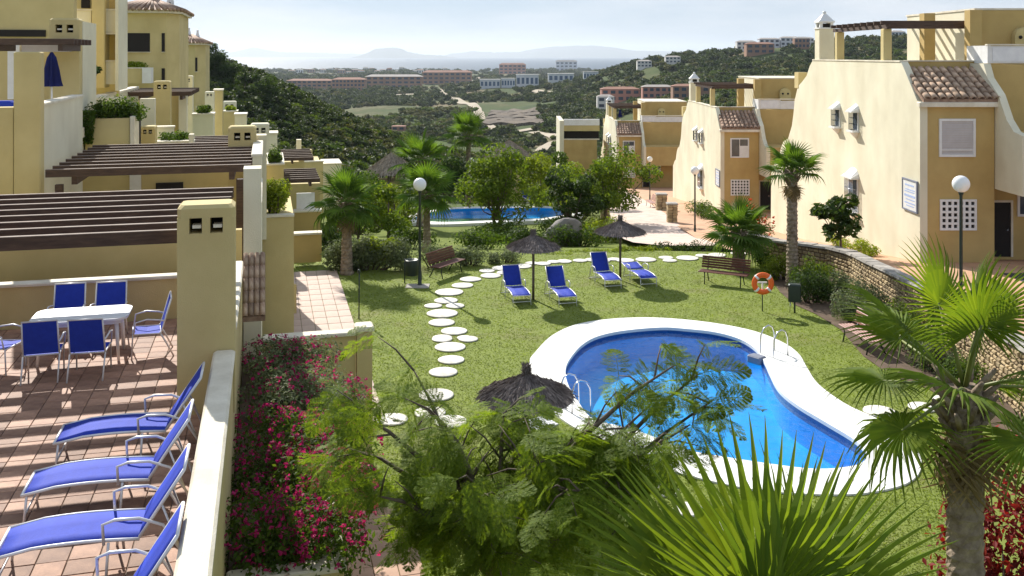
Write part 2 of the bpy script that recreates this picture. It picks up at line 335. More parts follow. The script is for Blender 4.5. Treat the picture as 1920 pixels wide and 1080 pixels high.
def palm_trunk(h, r, seed=0, flare=1.35, lean=(0, 0)):
    mb = MB(); r_ = random.Random(seed); n = 14; rings = max(10, int(h / .07)); vs = []; fs = []
    for i in range(rings + 1):
        t = i / rings; z = h * t; rr = r * (1 + (flare - 1) * math.exp(-t * h / .4)) * (1.0 - .12 * t)
        rr *= 1 + (.07 if i % 2 else -.03)
        for k in range(n):
            a = 6.2832 * k / n + .22 * i; w = rr * (1 + r_.uniform(-.07, .07))
            vs.append((lean[0] * t * t + w * math.cos(a), lean[1] * t * t + w * math.sin(a), z - .1 * (i == 0)))
    for i in range(rings):
        for k in range(n): j = (k + 1) % n; fs.append((i * n + k, i * n + j, (i + 1) * n + j, (i + 1) * n + k))
    fs.append(tuple(range(rings * n, rings * n + n))); mb.add(vs, fs); return mb.mesh(M['trunk'])
def fan_palm(name, base, h, r, label, key='mid', nf=22, sc=1.0, seed=1, skirt=0, group=None, lean=(0, 0), els=(78, -40), deads=0, fronds=None):
    o = empty(name, base, 0, label, 'palm tree', group); r_ = random.Random(seed)
    link('trunk', palm_trunk(h, r, seed, lean=lean), o)
    # stubs of cut leaf bases round the crown foot
    sb = MB()
    for i in range(26):
        a = i * 2.4; z = h - .5 * sc * (i / 26) - .02
        d = Vector((math.cos(a), math.sin(a), 1.1)).normalized(); c = Vector((lean[0], lean[1], z)) + Vector((math.cos(a), math.sin(a), 0)) * r * .75
        sb.tube([c, c + d * .16 * sc ** .5, c + d * .27 * sc ** .5], [.045, .035, .02], 5)
    sb.build('leaf_bases', M['trunk'], o)
    top = Vector((lean[0], lean[1], h - .05))
    if fronds is None:
        fronds = []
        for i in range(nf):
            t = i / (nf - 1); el = els[0] + (els[1] - els[0]) * t ** .85 + r_.uniform(-8, 8); fronds.append((i * 137.5 + r_.uniform(-12, 12), el, r_.uniform(.85, 1.1), 0 if t < .25 else (3 if t < .5 else 1 if t < .8 else 2)))
    for az, el, s, vi in fronds:
        link('frond', FAN[key][vi], o, top, frond_rot(R(az), R(el), R(r_.uniform(-14, 14))), s * sc)
    for i in range(deads):
        link('dry_frond', FAN['dead'][i % 2], o, top - Vector((0, 0, .25 * sc)), frond_rot(R(i * 137.5 + 40), R(-62 + r_.uniform(-14, 10)), R(r_.uniform(-20, 20))), .8 * sc)
    return o
# ---- bipinnate leaf of the feathery tree
def feather_mesh(L=.5, pairs=9, lets=11, seed=0):
    r_ = random.Random(seed); V = []; Fc = []
    def curve(t): return np.array([L * t, 0, .10 * L * math.sin(math.pi * t * .9) - .14 * L * t * t])
    def strip(a, b, w):
        d = (b - a) / (np.linalg.norm(b - a) + 1e-9); s = np.cross(d, [0, 0, 1.0]); s = s / (np.linalg.norm(s) + 1e-9) * w; n = len(V); V.extend([a - s, a + s, b + s * .6, b - s * .6]); Fc.append((n, n + 1, n + 2, n + 3))
    for i in range(6): strip(curve(i / 6), curve((i + 1) / 6), .004)
    for i in range(pairs):
        t = .12 + .86 * i / (pairs - 1); o = curve(t); pl = .46 * L * math.sin(math.pi * (.18 + .74 * t)) * r_.uniform(.85, 1.1)
        for sgn in (-1, 1):
            ang = R(62 - 22 * t + r_.uniform(-6, 6)) * sgn; d = np.array([math.cos(ang), math.sin(ang), -.22 + r_.uniform(-.12, .12)])
            strip(o, o + d * pl, .0022)
            per = np.array([-d[1], d[0], 0]); per /= np.linalg.norm(per)
            for k in range(lets):
                q = o + d * pl * (.1 + .9 * k / lets); ll = .085 * L * 2 * math.sin(math.pi * (.2 + .7 * k / lets)) * .62
                for s2 in (-1, 1):
                    e = per * s2 + d * .55 + np.array([0, 0, r_.uniform(-.35, .1)]); e /= np.linalg.norm(e)
                    w = np.cross(e, [0, 0, 1.0]); w /= np.linalg.norm(w) + 1e-9; n = len(V)
                    V.extend([q, q + e * ll * .5 + w * ll * .13, q + e * ll, q + e * ll * .5 - w * ll * .13]); Fc.append((n, n + 1, n + 2, n + 3))
    return np.array(V), np.array(Fc)
# ------------------------------------------------------------------ terrain
def ip(x, xs, ys): return np.interp(x, xs, ys)
def sst(a, b, x): t = np.clip((np.asarray(x, float) - a) / (b - a), 0, 1); return t * t * (3 - 2 * t)
BY = [-60, 36, 39.5, 44, 50, 60, 70, 85, 110, 150, 220, 400, 800, 1500, 2500, 4200, 4500, 4800]
BZ = [-2.4, -2.4, -.16, -.75, -1.7, -2.9, -3.5, -5.2, -8.5, -15, -25, -40, -48, -50, -53, -64, -68, -74]
LX = [-900, -200, -110, -82, -68, -57, -50, -40, -32, -20, -13, 0, 30, 60, 900]
LZ = [18, 13, 9, 6, 1, -4, -7.5, -10, -13, -17, -21, -26, -27, -20, -10]
RX = [-900, 0, 80, 140, 180, 247, 315, 416, 700, 1500]
RZ = [0, 0, 12, 40, 46, 54, 64, 72, 80, 85]
def terr(X, Y):
    X = np.asarray(X, float); Y = np.asarray(Y, float); b = ip(Y, BY, BZ)
    lf = np.minimum(np.maximum(0, -X - 12) * .22, 12) * sst(38, 60, Y) * (1 - sst(210, 330, Y))
    z = b + lf
    w = sst(95, 205, Y) * (1 - sst(225, 400, Y)); z = z * (1 - w) + ip(X, LX, LZ) * w
    rt = (14 * sst(15, 90, X) + .10 * np.maximum(0, X - 40)) * sst(150, 330, Y) * (1 - sst(900, 1600, Y)); z = z + rt
    z = z + (ip(X, RX, RZ) - rt) * np.exp(-((Y - 1050) / 330.) ** 2) * (Y > 100)
    z = z + 10 * np.exp(-((Y - 1500) / 380.) ** 2) * sst(-160, 60, X) * (1 - sst(250, 500, X))
    far = sst(120, 260, Y) * (1 - sst(3600, 4300, Y))
    z = z + far * (1.6 * np.sin(X * .045 + Y * .02) + 1.4 * np.sin(Y * .036 - X * .021 + 1) + 2.5 * np.sin(X * .011 + 2) * np.sin(Y * .009))
    return z
def drop(px, py):                                   # where the line of sight through a pixel meets the terrain
    k = (px - 960) / F; s = (py - HY) / F; Y = 45.0
    while Y < 4700:
        if H - s * Y < float(terr(k * Y, Y)): break
        Y *= 1.006
    return Vector((k * Y, Y, float(terr(k * Y, Y))))
def terrain_material():
    m, n, l, b = nodes('valley_ground'); t = n.new('ShaderNodeTexCoord')
    def noise(s, d=6):
        q = n.new('ShaderNodeTexNoise'); q.inputs['Scale'].default_value = s; q.inputs['Detail'].default_value = d; q.inputs['Roughness'].default_value = .6; l.new(t.outputs['Object'], q.inputs['Vector']); return q
    a = noise(.012); r1 = n.new('ShaderNodeValToRGB'); e = r1.color_ramp.elements
    e[0].position = .34; e[0].color = (.040, .058, .020, 1); e[1].position = .62; e[1].color = (.19, .155, .085, 1)
    x = e.new(.44); x.color = (.062, .088, .026, 1); x = e.new(.53); x.color = (.078, .092, .032, 1)
    l.new(a.outputs['Fac'], r1.inputs['Fac']); c = noise(.22, 8); r2 = n.new('ShaderNodeValToRGB'); r2.color_ramp.elements[0].color = (.55, .55, .55, 1); r2.color_ramp.elements[1].color = (1.3, 1.3, 1.3, 1)
    l.new(c.outputs['Fac'], r2.inputs['Fac']); mm = n.new('ShaderNodeMixRGB'); mm.blend_type = 'MULTIPLY'; mm.inputs['Fac'].default_value = 1
    l.new(r1.outputs['Color'], mm.inputs['Color1']); l.new(r2.outputs['Color'], mm.inputs['Color2'])
    # garden turf close by
    sx = n.new('ShaderNodeSeparateXYZ'); l.new(t.outputs['Object'], sx.inputs['Vector']); mr = n.new('ShaderNodeMapRange'); mr.inputs['From Min'].default_value = 60; mr.inputs['From Max'].default_value = 95
    l.new(sx.outputs['Y'], mr.inputs['Value']); g = noise(1.2, 8); r3 = n.new('ShaderNodeValToRGB'); r3.color_ramp.elements[0].position = .35; r3.color_ramp.elements[1].position = .65
    r3.color_ramp.elements[0].color = (.11, .145, .032, 1); r3.color_ramp.elements[1].color = (.175, .21, .045, 1); l.new(g.outputs['Fac'], r3.inputs['Fac'])
    m2 = n.new('ShaderNodeMixRGB'); l.new(mr.outputs['Result'], m2.inputs['Fac']); l.new(r3.outputs['Color'], m2.inputs['Color1']); l.new(mm.outputs['Color'], m2.inputs['Color2'])
    l.new(m2.outputs['Color'], b.inputs['Base Color']); b.inputs['Roughness'].default_value = .95; b.inputs['Specular IOR Level'].default_value = .1
    return m
ys = np.concatenate([np.linspace(-60, 36, 12), np.linspace(37, 60, 24), 60 * (4800 / 60) ** (np.linspace(0, 1, 190)[1:])])
s_ = np.linspace(-1, 1, 221); s_ = np.sign(s_) * np.abs(s_) ** 1.25
Yg, Sg = np.meshgrid(ys, s_, indexing='ij'); Xg = Sg * (70 + np.maximum(Yg, 0) * 1.05); Zg = terr(Xg, Yg)
nr, nc = Yg.shape; idx = np.arange(nr * nc).reshape(nr, nc)
fq = np.stack([idx[:-1, :-1], idx[:-1, 1:], idx[1:, 1:], idx[1:, :-1]], -1).reshape(-1, 4)
tag(link('ground', raw_mesh(np.stack([Xg, Yg, Zg], -1).reshape(-1, 3), fq, terrain_material(), True)), kind='structure')
# sea
m, n, l, b = nodes('sea_water'); b.inputs['Base Color'].default_value = (.02, .05, .085, 1); b.inputs['Roughness'].default_value = .5; b.inputs['IOR'].default_value = 1.33
t = n.new('ShaderNodeTexCoord'); mpn = n.new('ShaderNodeMapping'); mpn.inputs['Scale'].default_value = (.004, .02, 1); q = n.new('ShaderNodeTexNoise'); q.inputs['Scale'].default_value = 1; q.inputs['Detail'].default_value = 8
bp = n.new('ShaderNodeBump'); bp.inputs['Strength'].default_value = .05; bp.inputs['Distance'].default_value = 1
l.new(t.outputs['Object'], mpn.inputs['Vector']); l.new(mpn.outputs['Vector'], q.inputs['Vector']); l.new(q.outputs['Fac'], bp.inputs['Height']); l.new(bp.outputs['Normal'], b.inputs['Normal'])
SEA = -68.0
tag(link('sea', raw_mesh([(-34000, 4100, SEA), (34000, 4100, SEA), (34000, 39000, SEA), (-34000, 39000, SEA)], [(0, 1, 2, 3)], m)), kind='structure')
# mountains across the bay
mm_ = mat('far_mountain', (.10, .115, .10), .95, (.07, .08, .07), .002)
def ridge(name, pts, d, label):
    n = 120; pxs = np.linspace(pts[0][0], pts[-1][0], n); py = np.interp(pxs, [p[0] for p in pts], [p[1] for p in pts])
    x = (pxs - 960) / F * d; top = H - (py - HY) / F * d; top = np.maximum(top + rng.normal(size=n) * 6, SEA - 5); V = []; rows = [(-2200, 0.0), (-1100, .5), (-350, .86), (0, 1.0), (900, .6), (2000, 0.0)]
    for dy, k in rows:
        z = (SEA - 8) + (top - SEA + 8) * np.clip(k + (rng.normal(size=n) * .035 if 0 < k < 1 else 0), 0, 1); V.append(np.column_stack([x, np.full(n, d + dy), z]))
    V = np.concatenate(V); ix = np.arange(len(rows) * n).reshape(len(rows), n)
    f = np.stack([ix[:-1, :-1], ix[:-1, 1:], ix[1:, 1:], ix[1:, :-1]], -1).reshape(-1, 4); tag(link(name, raw_mesh(V, f, mm_, True)), label=label, kind='structure')
ridge('mountain', [(670, 108), (688, 100), (703, 91.5), (712, 90.5), (736, 89), (752, 91), (764, 97), (790, 102), (830, 104), (850, 108)], 24000, 'flat-topped pale blue headland across the bay')
ridge('mountain_range', [(815, 108), (850, 100), (885, 96), (930, 98), (975, 97), (1010, 90), (1040, 87), (1080, 86), (1115, 85), (1150, 89), (1190, 95), (1300, 96), (1450, 99), (1600, 104), (1700, 108)], 30000, 'long faint mountain range on the right of the bay')
ridge('mountain_range', [(200, 106), (420, 101), (455, 94), (475, 88), (495, 93), (530, 98), (590, 99), (660, 101), (740, 103), (800, 107)], 33000, 'very faint mountains on the left of the bay')

# ------------------------------------------------------------------ lawn with the pool let into it
def loop_mesh(loops, z, m):
    bm = bmesh.new()
    for lp in loops:
        vs = [bm.verts.new((x, y, z)) for x, y in lp]
        for i in range(len(vs)): bm.edges.new((vs[i], vs[(i + 1) % len(vs)]))
    bmesh.ops.triangle_fill(bm, use_beauty=True, use_dissolve=False, edges=bm.edges[:])
    bmesh.ops.recalc_face_normals(bm, faces=bm.faces[:])
    if bm.faces and sum(f.normal.z for f in bm.faces) < 0: bmesh.ops.reverse_faces(bm, faces=bm.faces[:])
    me = bpy.data.meshes.new('mesh'); bm.to_mesh(me); bm.free(); me.materials.append(m); return me
def smooth_loop(pts, n=120):                        # closed Catmull-Rom, evenly resampled
    pts = np.array(pts, float); k = len(pts); out = []
    for i in range(k):
        p0, p1, p2, p3 = pts[i - 1], pts[i], pts[(i + 1) % k], pts[(i + 2) % k]
        for t in np.linspace(0, 1, 14, endpoint=False): out.append(.5 * ((2 * p1) + (-p0 + p2) * t + (2 * p0 - 5 * p1 + 4 * p2 - p3) * t * t + (-p0 + 3 * p1 - 3 * p2 + p3) * t ** 3))
    out = np.array(out); d = np.r_[0, np.cumsum(np.linalg.norm(np.diff(np.r_[out, out[:1]], axis=0), axis=1))]; q = np.linspace(0, d[-1], n, endpoint=False); o2 = np.r_[out, out[:1]]
    return np.column_stack([np.interp(q, d, o2[:, 0]), np.interp(q, d, o2[:, 1])])
outer_px = [(993, 680), (1003, 663), (1035, 631), (1081, 610), (1146, 599.5), (1216, 597), (1285, 601), (1355, 610), (1419, 624), (1470, 645), (1498, 666), (1514, 693), (1535, 723), (1586, 760), (1646, 788), (1693, 818), (1720, 848), (1728, 872), (1716, 899), (1674, 918), (1586, 930), (1440, 924), (1331, 904), (1239, 879), (1160, 846), (1110, 822), (1060, 793), (1021, 760), (1000, 718)]
inner_px = [(1061, 691), (1075, 666), (1095, 646), (1123, 632), (1170, 622), (1240, 616), (1285, 618.5), (1341, 625), (1387, 638), (1417, 657), (1433, 680), (1444, 704), (1460, 733), (1493, 761), (1549, 795), (1600, 826), (1624, 850), (1620, 868), (1590, 878), (1535, 882), (1470, 876), (1350, 858), (1285, 845), (1211, 816), (1160, 801), (1109, 786), (1082, 752), (1064, 720)]
outer = smooth_loop([G(*p)[:2] for p in outer_px]); inner = smooth_loop([G(*p)[:2] for p in inner_px])
lawn_loop = [(-13, 3), (11.6, 3), (12.2, 14), (12.2, 25), (12.5, 33), (12.3, 36), (11.4, 37.5), (10.2, 40.3), (4, 41), (-1, 40.6), (-4, 39.6), (-7, 39.2), (-13, 39)]
tag(link('lawn', loop_mesh([lawn_loop, outer], 0, M['lawn'])), kind='structure')
M['band'] = mat('dark_blue_waterline_mosaic', (.02, .09, .30), .3, (.012, .06, .22), 14)
pool = empty('swimming_pool', (float(outer[:, 0].mean()), float(outer[:, 1].mean()), 0), 0, 'curved blue swimming pool with broad white coping set in the lawn', 'swimming pool')
pc = Vector(pool.location)
def shift(lp): return lp - np.array([pc.x, pc.y])
def band(la, za, lb, zb):
    n = len(la); V = np.concatenate([np.column_stack([la, np.full(n, za)]), np.column_stack([lb, np.full(n, zb)])]); i = np.arange(n); j = (i + 1) % n
    return V, np.column_stack([i, j, n + j, n + i])
cm = link('coping', loop_mesh([shift(outer), shift(inner)], .035, M['coping']), pool)
v, f = band(shift(outer), .035, shift(outer) * 1.002, -.06); link('coping_edge', raw_mesh(v, f, M['coping']), pool)
ci = shift(inner).mean(0); v, f = band(shift(inner), .035, shift(inner), -.05); link('coping_lip', raw_mesh(v, f[:, ::-1], M['coping']), pool)
v, f = band(shift(inner), -.05, (shift(inner) - ci) * 1.003 + ci, -.86); link('basin_wall', raw_mesh(v, f[:, ::-1], M['basin']), pool)
v, f = band((shift(inner) - ci) * .9985 + ci, -.052, (shift(inner) - ci) * .9985 + ci, -.24); link('waterline_tiles', raw_mesh(v, f[:, ::-1], M['band']), pool)
link('basin_floor', loop_mesh([(shift(inner) - ci) * 1.006 + ci], -.85, M['basin']), pool)
m, n, l, b = nodes('pool_water'); n.remove(b)
tr = n.new('ShaderNodeBsdfTransparent'); tr.inputs['Color'].default_value = (.68, .95, 1.0, 1); gl = n.new('ShaderNodeBsdfGlossy'); gl.inputs['Roughness'].default_value = .04
fr = n.new('ShaderNodeFresnel'); fr.inputs['IOR'].default_value = 1.33; mi = n.new('ShaderNodeMixShader'); t = n.new('ShaderNodeTexCoord'); q = n.new('ShaderNodeTexNoise'); q.inputs['Scale'].default_value = 3.2; q.inputs['Detail'].default_value = 4; q.inputs['Distortion'].default_value = .8
bp = n.new('ShaderNodeBump'); bp.inputs['Strength'].default_value = .6; bp.inputs['Distance'].default_value = .06; l.new(t.outputs['Object'], q.inputs['Vector']); l.new(q.outputs['Fac'], bp.inputs['Height'])
l.new(bp.outputs['Normal'], fr.inputs['Normal']); l.new(bp.outputs['Normal'], gl.inputs['Normal']); gb = n.new('ShaderNodeNewGeometry'); mu = n.new('ShaderNodeMath'); mu.operation = 'SUBTRACT'; mu.use_clamp = True; l.new(fr.outputs['Fac'], mu.inputs[0]); l.new(gb.outputs['Backfacing'], mu.inputs[1]); l.new(mu.outputs['Value'], mi.inputs['Fac']); l.new(tr.outputs['BSDF'], mi.inputs[1]); l.new(gl.outputs['BSDF'], mi.inputs[2]); l.new(mi.outputs['Shader'], n['Material Output'].inputs['Surface'])
M['water'] = m
link('water', loop_mesh([shift(inner)], -.10, m), pool)
# the basin mosaic has only its own slight colour mottle and fine bump
# worn brownish turf in the lawn
lm_, n, l = M['lawn'], M['lawn'].node_tree.nodes, M['lawn'].node_tree.links; b = n['Principled BSDF']; src = b.inputs['Base Color'].links[0].from_socket
t = n.new('ShaderNodeTexCoord'); q = n.new('ShaderNodeTexNoise'); q.inputs['Scale'].default_value = .33; q.inputs['Detail'].default_value = 7; q.inputs['Roughness'].default_value = .65; l.new(t.outputs['Object'], q.inputs['Vector'])
rq = n.new('ShaderNodeValToRGB'); rq.color_ramp.elements[0].position = .54; rq.color_ramp.elements[1].position = .74; l.new(q.outputs['Fac'], rq.inputs['Fac']); mq = n.new('ShaderNodeMixRGB'); mq.inputs['Color2'].default_value = (.19, .17, .07, 1); l.new(rq.outputs['Color'], mq.inputs['Fac']); l.new(src, mq.inputs['Color1']); l.new(mq.outputs['Color'], b.inputs['Base Color'])
# round stepping stones
path = empty('stepping_stone_path', (0, 36, 0), 0, 'winding path of pale round stepping stones across the lawn', kind='structure')
Z8 = [(908, 747, 110), (867, 780, 115), (797, 815, 150), (780, 860, 125), (712, 888, 95), (828, 888, 100), (760, 928, 165), (757, 977, 140), (823, 1022, 140), (760, 1058, 105), (878, 1058, 80)]
Z5 = [(40, 370, 118), (175, 340, 168), (145, 300, 128), (292, 315, 138), (265, 278, 160), (430, 262, 160), (510, 238, 110), (605, 241, 125), (690, 226, 110), (775, 222, 130), (905, 216, 118), (1010, 209, 130), (1095, 216, 120), (1185, 205, 110), (1275, 214, 150), (1445, 208, 170), (1608, 192, 120), (1640, 216, 118), (1785, 195, 180), (1910, 176, 120)]
stones = [(560 + a * .3542, 260 + b * .3542, c * .3542) for a, b, c in Z8] + [(880 + a * .2292, 440 + b * .2292, c * .2292) for a, b, c in Z5]
stones += [(829, 637, 39), (878, 637, 37), (844, 652, 58), (846, 676, 50), (831, 699, 54), (818, 742, 66), (806, 775, 60), (845, 792, 62), (735, 788, 60), (1216, 886, 55), (1246, 921, 54), (1290, 957, 56), (1330, 990, 60), (1649, 773, 60), (1730, 765, 52), (1775, 752, 50), (1345, 479, 34), (1385, 476, 30)]
sm_ = MB().lathe([(.02, 0), (.48, 0), (.5, .012), (.5, .032), (.47, .038), (.02, .039)], 22).mesh(M['slab'])
stone_xy = []
for px, py, w in stones:
    g = G(px, py); dia = max(.45, min(1.1, w * g.y / F)); o = link('stone', sm_, path, g - Vector((0, 36, 0)), (0, 0, random.random() * 6), (dia, dia, 1)); stone_xy.append((g.x, g.y, dia / 2))
# planting bed by the stone wall
bed_px = [(1438, 512), (1462, 548), (1490, 572), (1530, 590), (1575, 618), (1618, 668), (1670, 705), (1740, 730), (1840, 790), (1960, 860)]
bed = [tuple(G(*p)[:2]) for p in bed_px]; bed_loop = bed + [(11.9, 14.8), (12.05, 25), (12.35, 33), (12.1, 35.8), (11.2, 37.2), (10.3, 38.4)]
tag(link('planting_bed', loop_mesh([bed_loop], .02, M['soil'])), kind='structure')
# grass blades
def inpoly(p, lp):
    lp = np.asarray(lp); x, y = p[:, 0], p[:, 1]; ins = np.zeros(len(p), bool); j = len(lp) - 1
    for i in range(len(lp)):
        xi, yi = lp[i]; xj, yj = lp[j]; c = ((yi > y) != (yj > y)) & (x < (xj - xi) * (y - yi) / (yj - yi + 1e-12) + xi); ins ^= c; j = i
    return ins
n_ = 210000; Yr = 13 * (41 / 13) ** rng.uniform(0, 1, n_); Xr = rng.uniform(-.24, .47, n_) * Yr; Xr = np.minimum(Xr, 12.6)
p = np.column_stack([Xr, Yr]); p = p[inpoly(p, lawn_loop) & ~inpoly(p, outer) & ~inpoly(p, bed_loop)]
for x, y, r_ in stone_xy: p = p[(p[:, 0] - x) ** 2 + (p[:, 1] - y) ** 2 > (r_ - .03) ** 2]
n_ = len(p); a = rng.uniform(0, 6.283, n_); w = .006 + .0004 * p[:, 1]; hh = rng.uniform(.010, .03, n_); dx, dy = np.cos(a) * w, np.sin(a) * w; ln = rng.normal(size=(n_, 2)) * .035
V = np.stack([np.column_stack([p[:, 0] - dx, p[:, 1] - dy, np.zeros(n_)]), np.column_stack([p[:, 0] + dx, p[:, 1] + dy, np.zeros(n_)]), np.column_stack([p[:, 0] + ln[:, 0], p[:, 1] + ln[:, 1], hh])], 1).reshape(-1, 3)
tag(link('lawn_grass', raw_mesh(V, np.arange(3 * n_).reshape(n_, 3), M['grass'])), 'short green blades of the mown lawn', 'grass', kind='stuff')

# ------------------------------------------------------------------ road and paths on the right
def zr(y): return float(np.interp(y, [0, 15, 22, 28, 35.6, 45, 55, 69, 85, 108, 140], [1.9, 1.6, 1.3, 1.0, .64, -.6, -2.0, -3.05, -4.6, -6.7, -9.8]))
WALL = [(11.6, 12, 1.9), (11.75, 17, 1.8), (11.95, 22.1, 1.62), (12.2, 25.2, 1.5), (12.35, 28.6, 1.4), (12.5, 30.7, 1.3), (12.5, 33.1, 1.2), (12.55, 35.2, 1.1), (12.2, 36.6, 1.02), (11.4, 37.6, .95), (10.6, 38.6, .9), (9.9, 40.4, .85)]
def wall_x(y): return float(np.interp(y, [p[1] for p in WALL], [p[0] for p in WALL]))
def strip(name, rows, m, dz=0.0):
    V = []
    for y, x0, x1 in rows: V += [(x0, y, zr(y) + dz), (x1, y, zr(y) + dz)]
    f = [(2 * i, 2 * i + 1, 2 * i + 3, 2 * i + 2) for i in range(len(rows) - 1)]
    return tag(link(name, raw_mesh(V, f, m)), kind='structure')
ysr = list(np.arange(12, 40.5, 2)) + [40.4]
strip('pavement', [(y, wall_x(y) + .02, 34) for y in ysr] + [(42, 9.6, 34), (46, 9.4, 34), (50, 9.8, 34), (60, 10.4, 34), (70, 11.0, 34), (85, 11.7, 34), (110, 10, 34), (135, 9, 34)], M['orange_paving'])
strip('paved_path', [(44.5, 7.0, 9.9), (47, 6.0, 9.9), (50, 5.9, 10.1), (56, 6.1, 10.4), (62, 6.5, 10.7), (70, 7.2, 11.1), (78, 8.0, 11.5), (86, 8.9, 11.9), (100, 9.6, 12)], M['paving'], .006)
strip('driveway', [(20, 17.0, 30), (28, 16.9, 30), (33, 17.1, 30), (36.4, 18.3, 30)], M['asphalt'], .006)
# stone retaining wall
w0 = empty('stone_wall', (12.3, 30, 0), 0, 'honey-coloured rubble retaining wall with grey coping beside the lawn', 'wall'); wo = Vector(w0.location)
core = MB(); stn = MB(); sgn = 1
for (x0, y0, z0), (x1, y1, z1) in zip(WALL[:-1], WALL[1:]):
    d = Vector((x1 - x0, y1 - y0, 0)); L = d.length; d.normalize(); nrm = Vector((-d.y, d.x, 0))       # towards the lawn
    def wp(s, off, z): return Vector((x0, y0, 0)) + d * s + nrm * off + Vector((0, 0, z)) - wo
    c = [wp(0, .06, -.3), wp(L, .06, -.3), wp(L, -.3, -.3), wp(0, -.3, -.3), wp(0, .06, z0 - .08), wp(L, .06, z1 - .08), wp(L, -.3, z1 - .08), wp(0, -.3, z0 - .08)]
    core.add(c, [(0, 1, 5, 4), (1, 2, 6, 5), (2, 3, 7, 6), (3, 0, 4, 7), (4, 5, 6, 7), (0, 3, 2, 1)])
    z = -.05
    while z < max(z0, z1) - .1:
        hgt = random.uniform(.10, .17); s = random.uniform(-.08, 0)
        while s < L:
            ww = random.uniform(.13, .28); zt = z0 + (z1 - z0) * max(0, min(1, s / L)) - .09
            if z + hgt < zt + .05:
                s0, s1 = max(s + .012, 0), min(s + ww - .012, L); zz0, zz1 = z + .01, min(z + hgt - .01, zt); o_ = .06 + random.uniform(.02, .06); i = .03
                if s1 - s0 > .05 and zz1 - zz0 > .04:
                    j = lambda: random.uniform(-.012, .012)
                    stn.add([wp(s0, .05, zz0), wp(s1, .05, zz0), wp(s1, .05, zz1), wp(s0, .05, zz1), wp(s0 + i, o_, zz0 + i + j()), wp(s1 - i, o_ + j(), zz0 + i + j()), wp(s1 - i + j(), o_, zz1 - i), wp(s0 + i + j(), o_ + j(), zz1 - i)], [(4, 5, 6, 7), (0, 1, 5, 4), (1, 2, 6, 5), (2, 3, 7, 6), (3, 0, 4, 7)])
            s += ww
        z += hgt
    k = max(1, round(L / .55))
    for i in range(k):
        a_, b_ = L * i / k + .008, L * (i + 1) / k - .008; za, zb = z0 + (z1 - z0) * a_ / L, z0 + (z1 - z0) * b_ / L; t_ = random.uniform(-.01, .015); w_ = .15 + random.uniform(0, .03)
        MB().add([wp(a_, w_, za - .078), wp(b_, w_, zb - .078), wp(b_, -.36, zb - .078), wp(a_, -.36, za - .078), wp(a_ + .02, w_ - .02, za + t_), wp(b_ - .02, w_ - .02, zb + t_), wp(b_ - .02, -.33, zb + t_), wp(a_ + .02, -.33, za + t_)], [(4, 5, 6, 7), (0, 1, 5, 4), (1, 2, 6, 5), (2, 3, 7, 6), (3, 0, 4, 7), (0, 3, 2, 1)]).build('coping_stone', M['stone_cap'], w0)
core.build('core', M['soil'], w0); so = stn.build('stonework', M['stone'], w0); so['kind'] = 'stuff'
# ------------------------------------------------------------------ stepped houses on the right
YZ = Matrix(((0, 0, 1, 0), (1, 0, 0, 0), (0, 1, 0, 0), (0, 0, 0, 1)))       # prism drawn in (y, z), extruded in x
def arc_tile(r, L, n=6, th=.016):
    mb = MB(); vs = []
    for y, k in ((0, 1.0), (L, .86)):
        for rr in (r * k, r * k - th):
            for i in range(n + 1): a = math.pi * i / n; vs.append((rr * math.cos(a), y, rr * math.sin(a) * .8))
    q = n + 1; fs = []
    for i in range(n): fs += [(i, i + 1, 2 * q + i + 1, 2 * q + i), (q + i + 1, q + i, 3 * q + i, 3 * q + i + 1), (i + 1, i, q + i, q + i + 1), (2 * q + i, 2 * q + i + 1, 3 * q + i + 1, 3 * q + i)]
    mb.smooth = True; mb.add(vs, fs); return mb
TILE = arc_tile(.125, .44).mesh(M['roof'])
def shed_roof(parent, x0, x1, y0, z0, y1, z1, single=True):
    """barrel-tiled slope from the eave (y0, z0) up to (y1, z1)"""
    roof = empty('roof', (0, 0, 0), parent=parent); dx, dy, dz = x1 - x0, y1 - y0, z1 - z0; L = math.hypot(dy, dz); sl = math.atan2(dz, dy)
    MB().add([(x0, y0, z0 - .14), (x1, y0, z0 - .14), (x1, y1, z1 - .14), (x0, y1, z1 - .14), (x0, y0, z0), (x1, y0, z0), (x1, y1, z1), (x0, y1, z1)], [(4, 5, 6, 7), (0, 1, 5, 4), (1, 2, 6, 5), (2, 3, 7, 6), (3, 0, 4, 7), (0, 3, 2, 1)]).build('bed', M['roofx'], roof)
    nx = round(dx / .28); nz = max(2, round(L / .36)); big = MB()
    for r_ in range(nz):
        for i in range(nx):
            t = (r_ + .0) / nz; p = Vector((x0 + (i + .5) * dx / nx + random.uniform(-.012, .012), y0 - .06 + dy * t, z0 + .01 + dz * t + .012)); rt = (sl + random.uniform(-.02, .03), 0, random.uniform(-.03, .03))
            if single: link('tile', TILE, roof, p, rt)
            else:
                Mx = Matrix.Translation(p) @ Euler(rt).to_matrix().to_4x4()
                mb = arc_tile(.125, .44, 4); big.smooth = True; big.add([Mx @ Vector(v) for v in mb.v], mb.f)
    if not single: o = big.build('tiles', M['roofx'], roof); o['kind'] = 'stuff'
    return roof
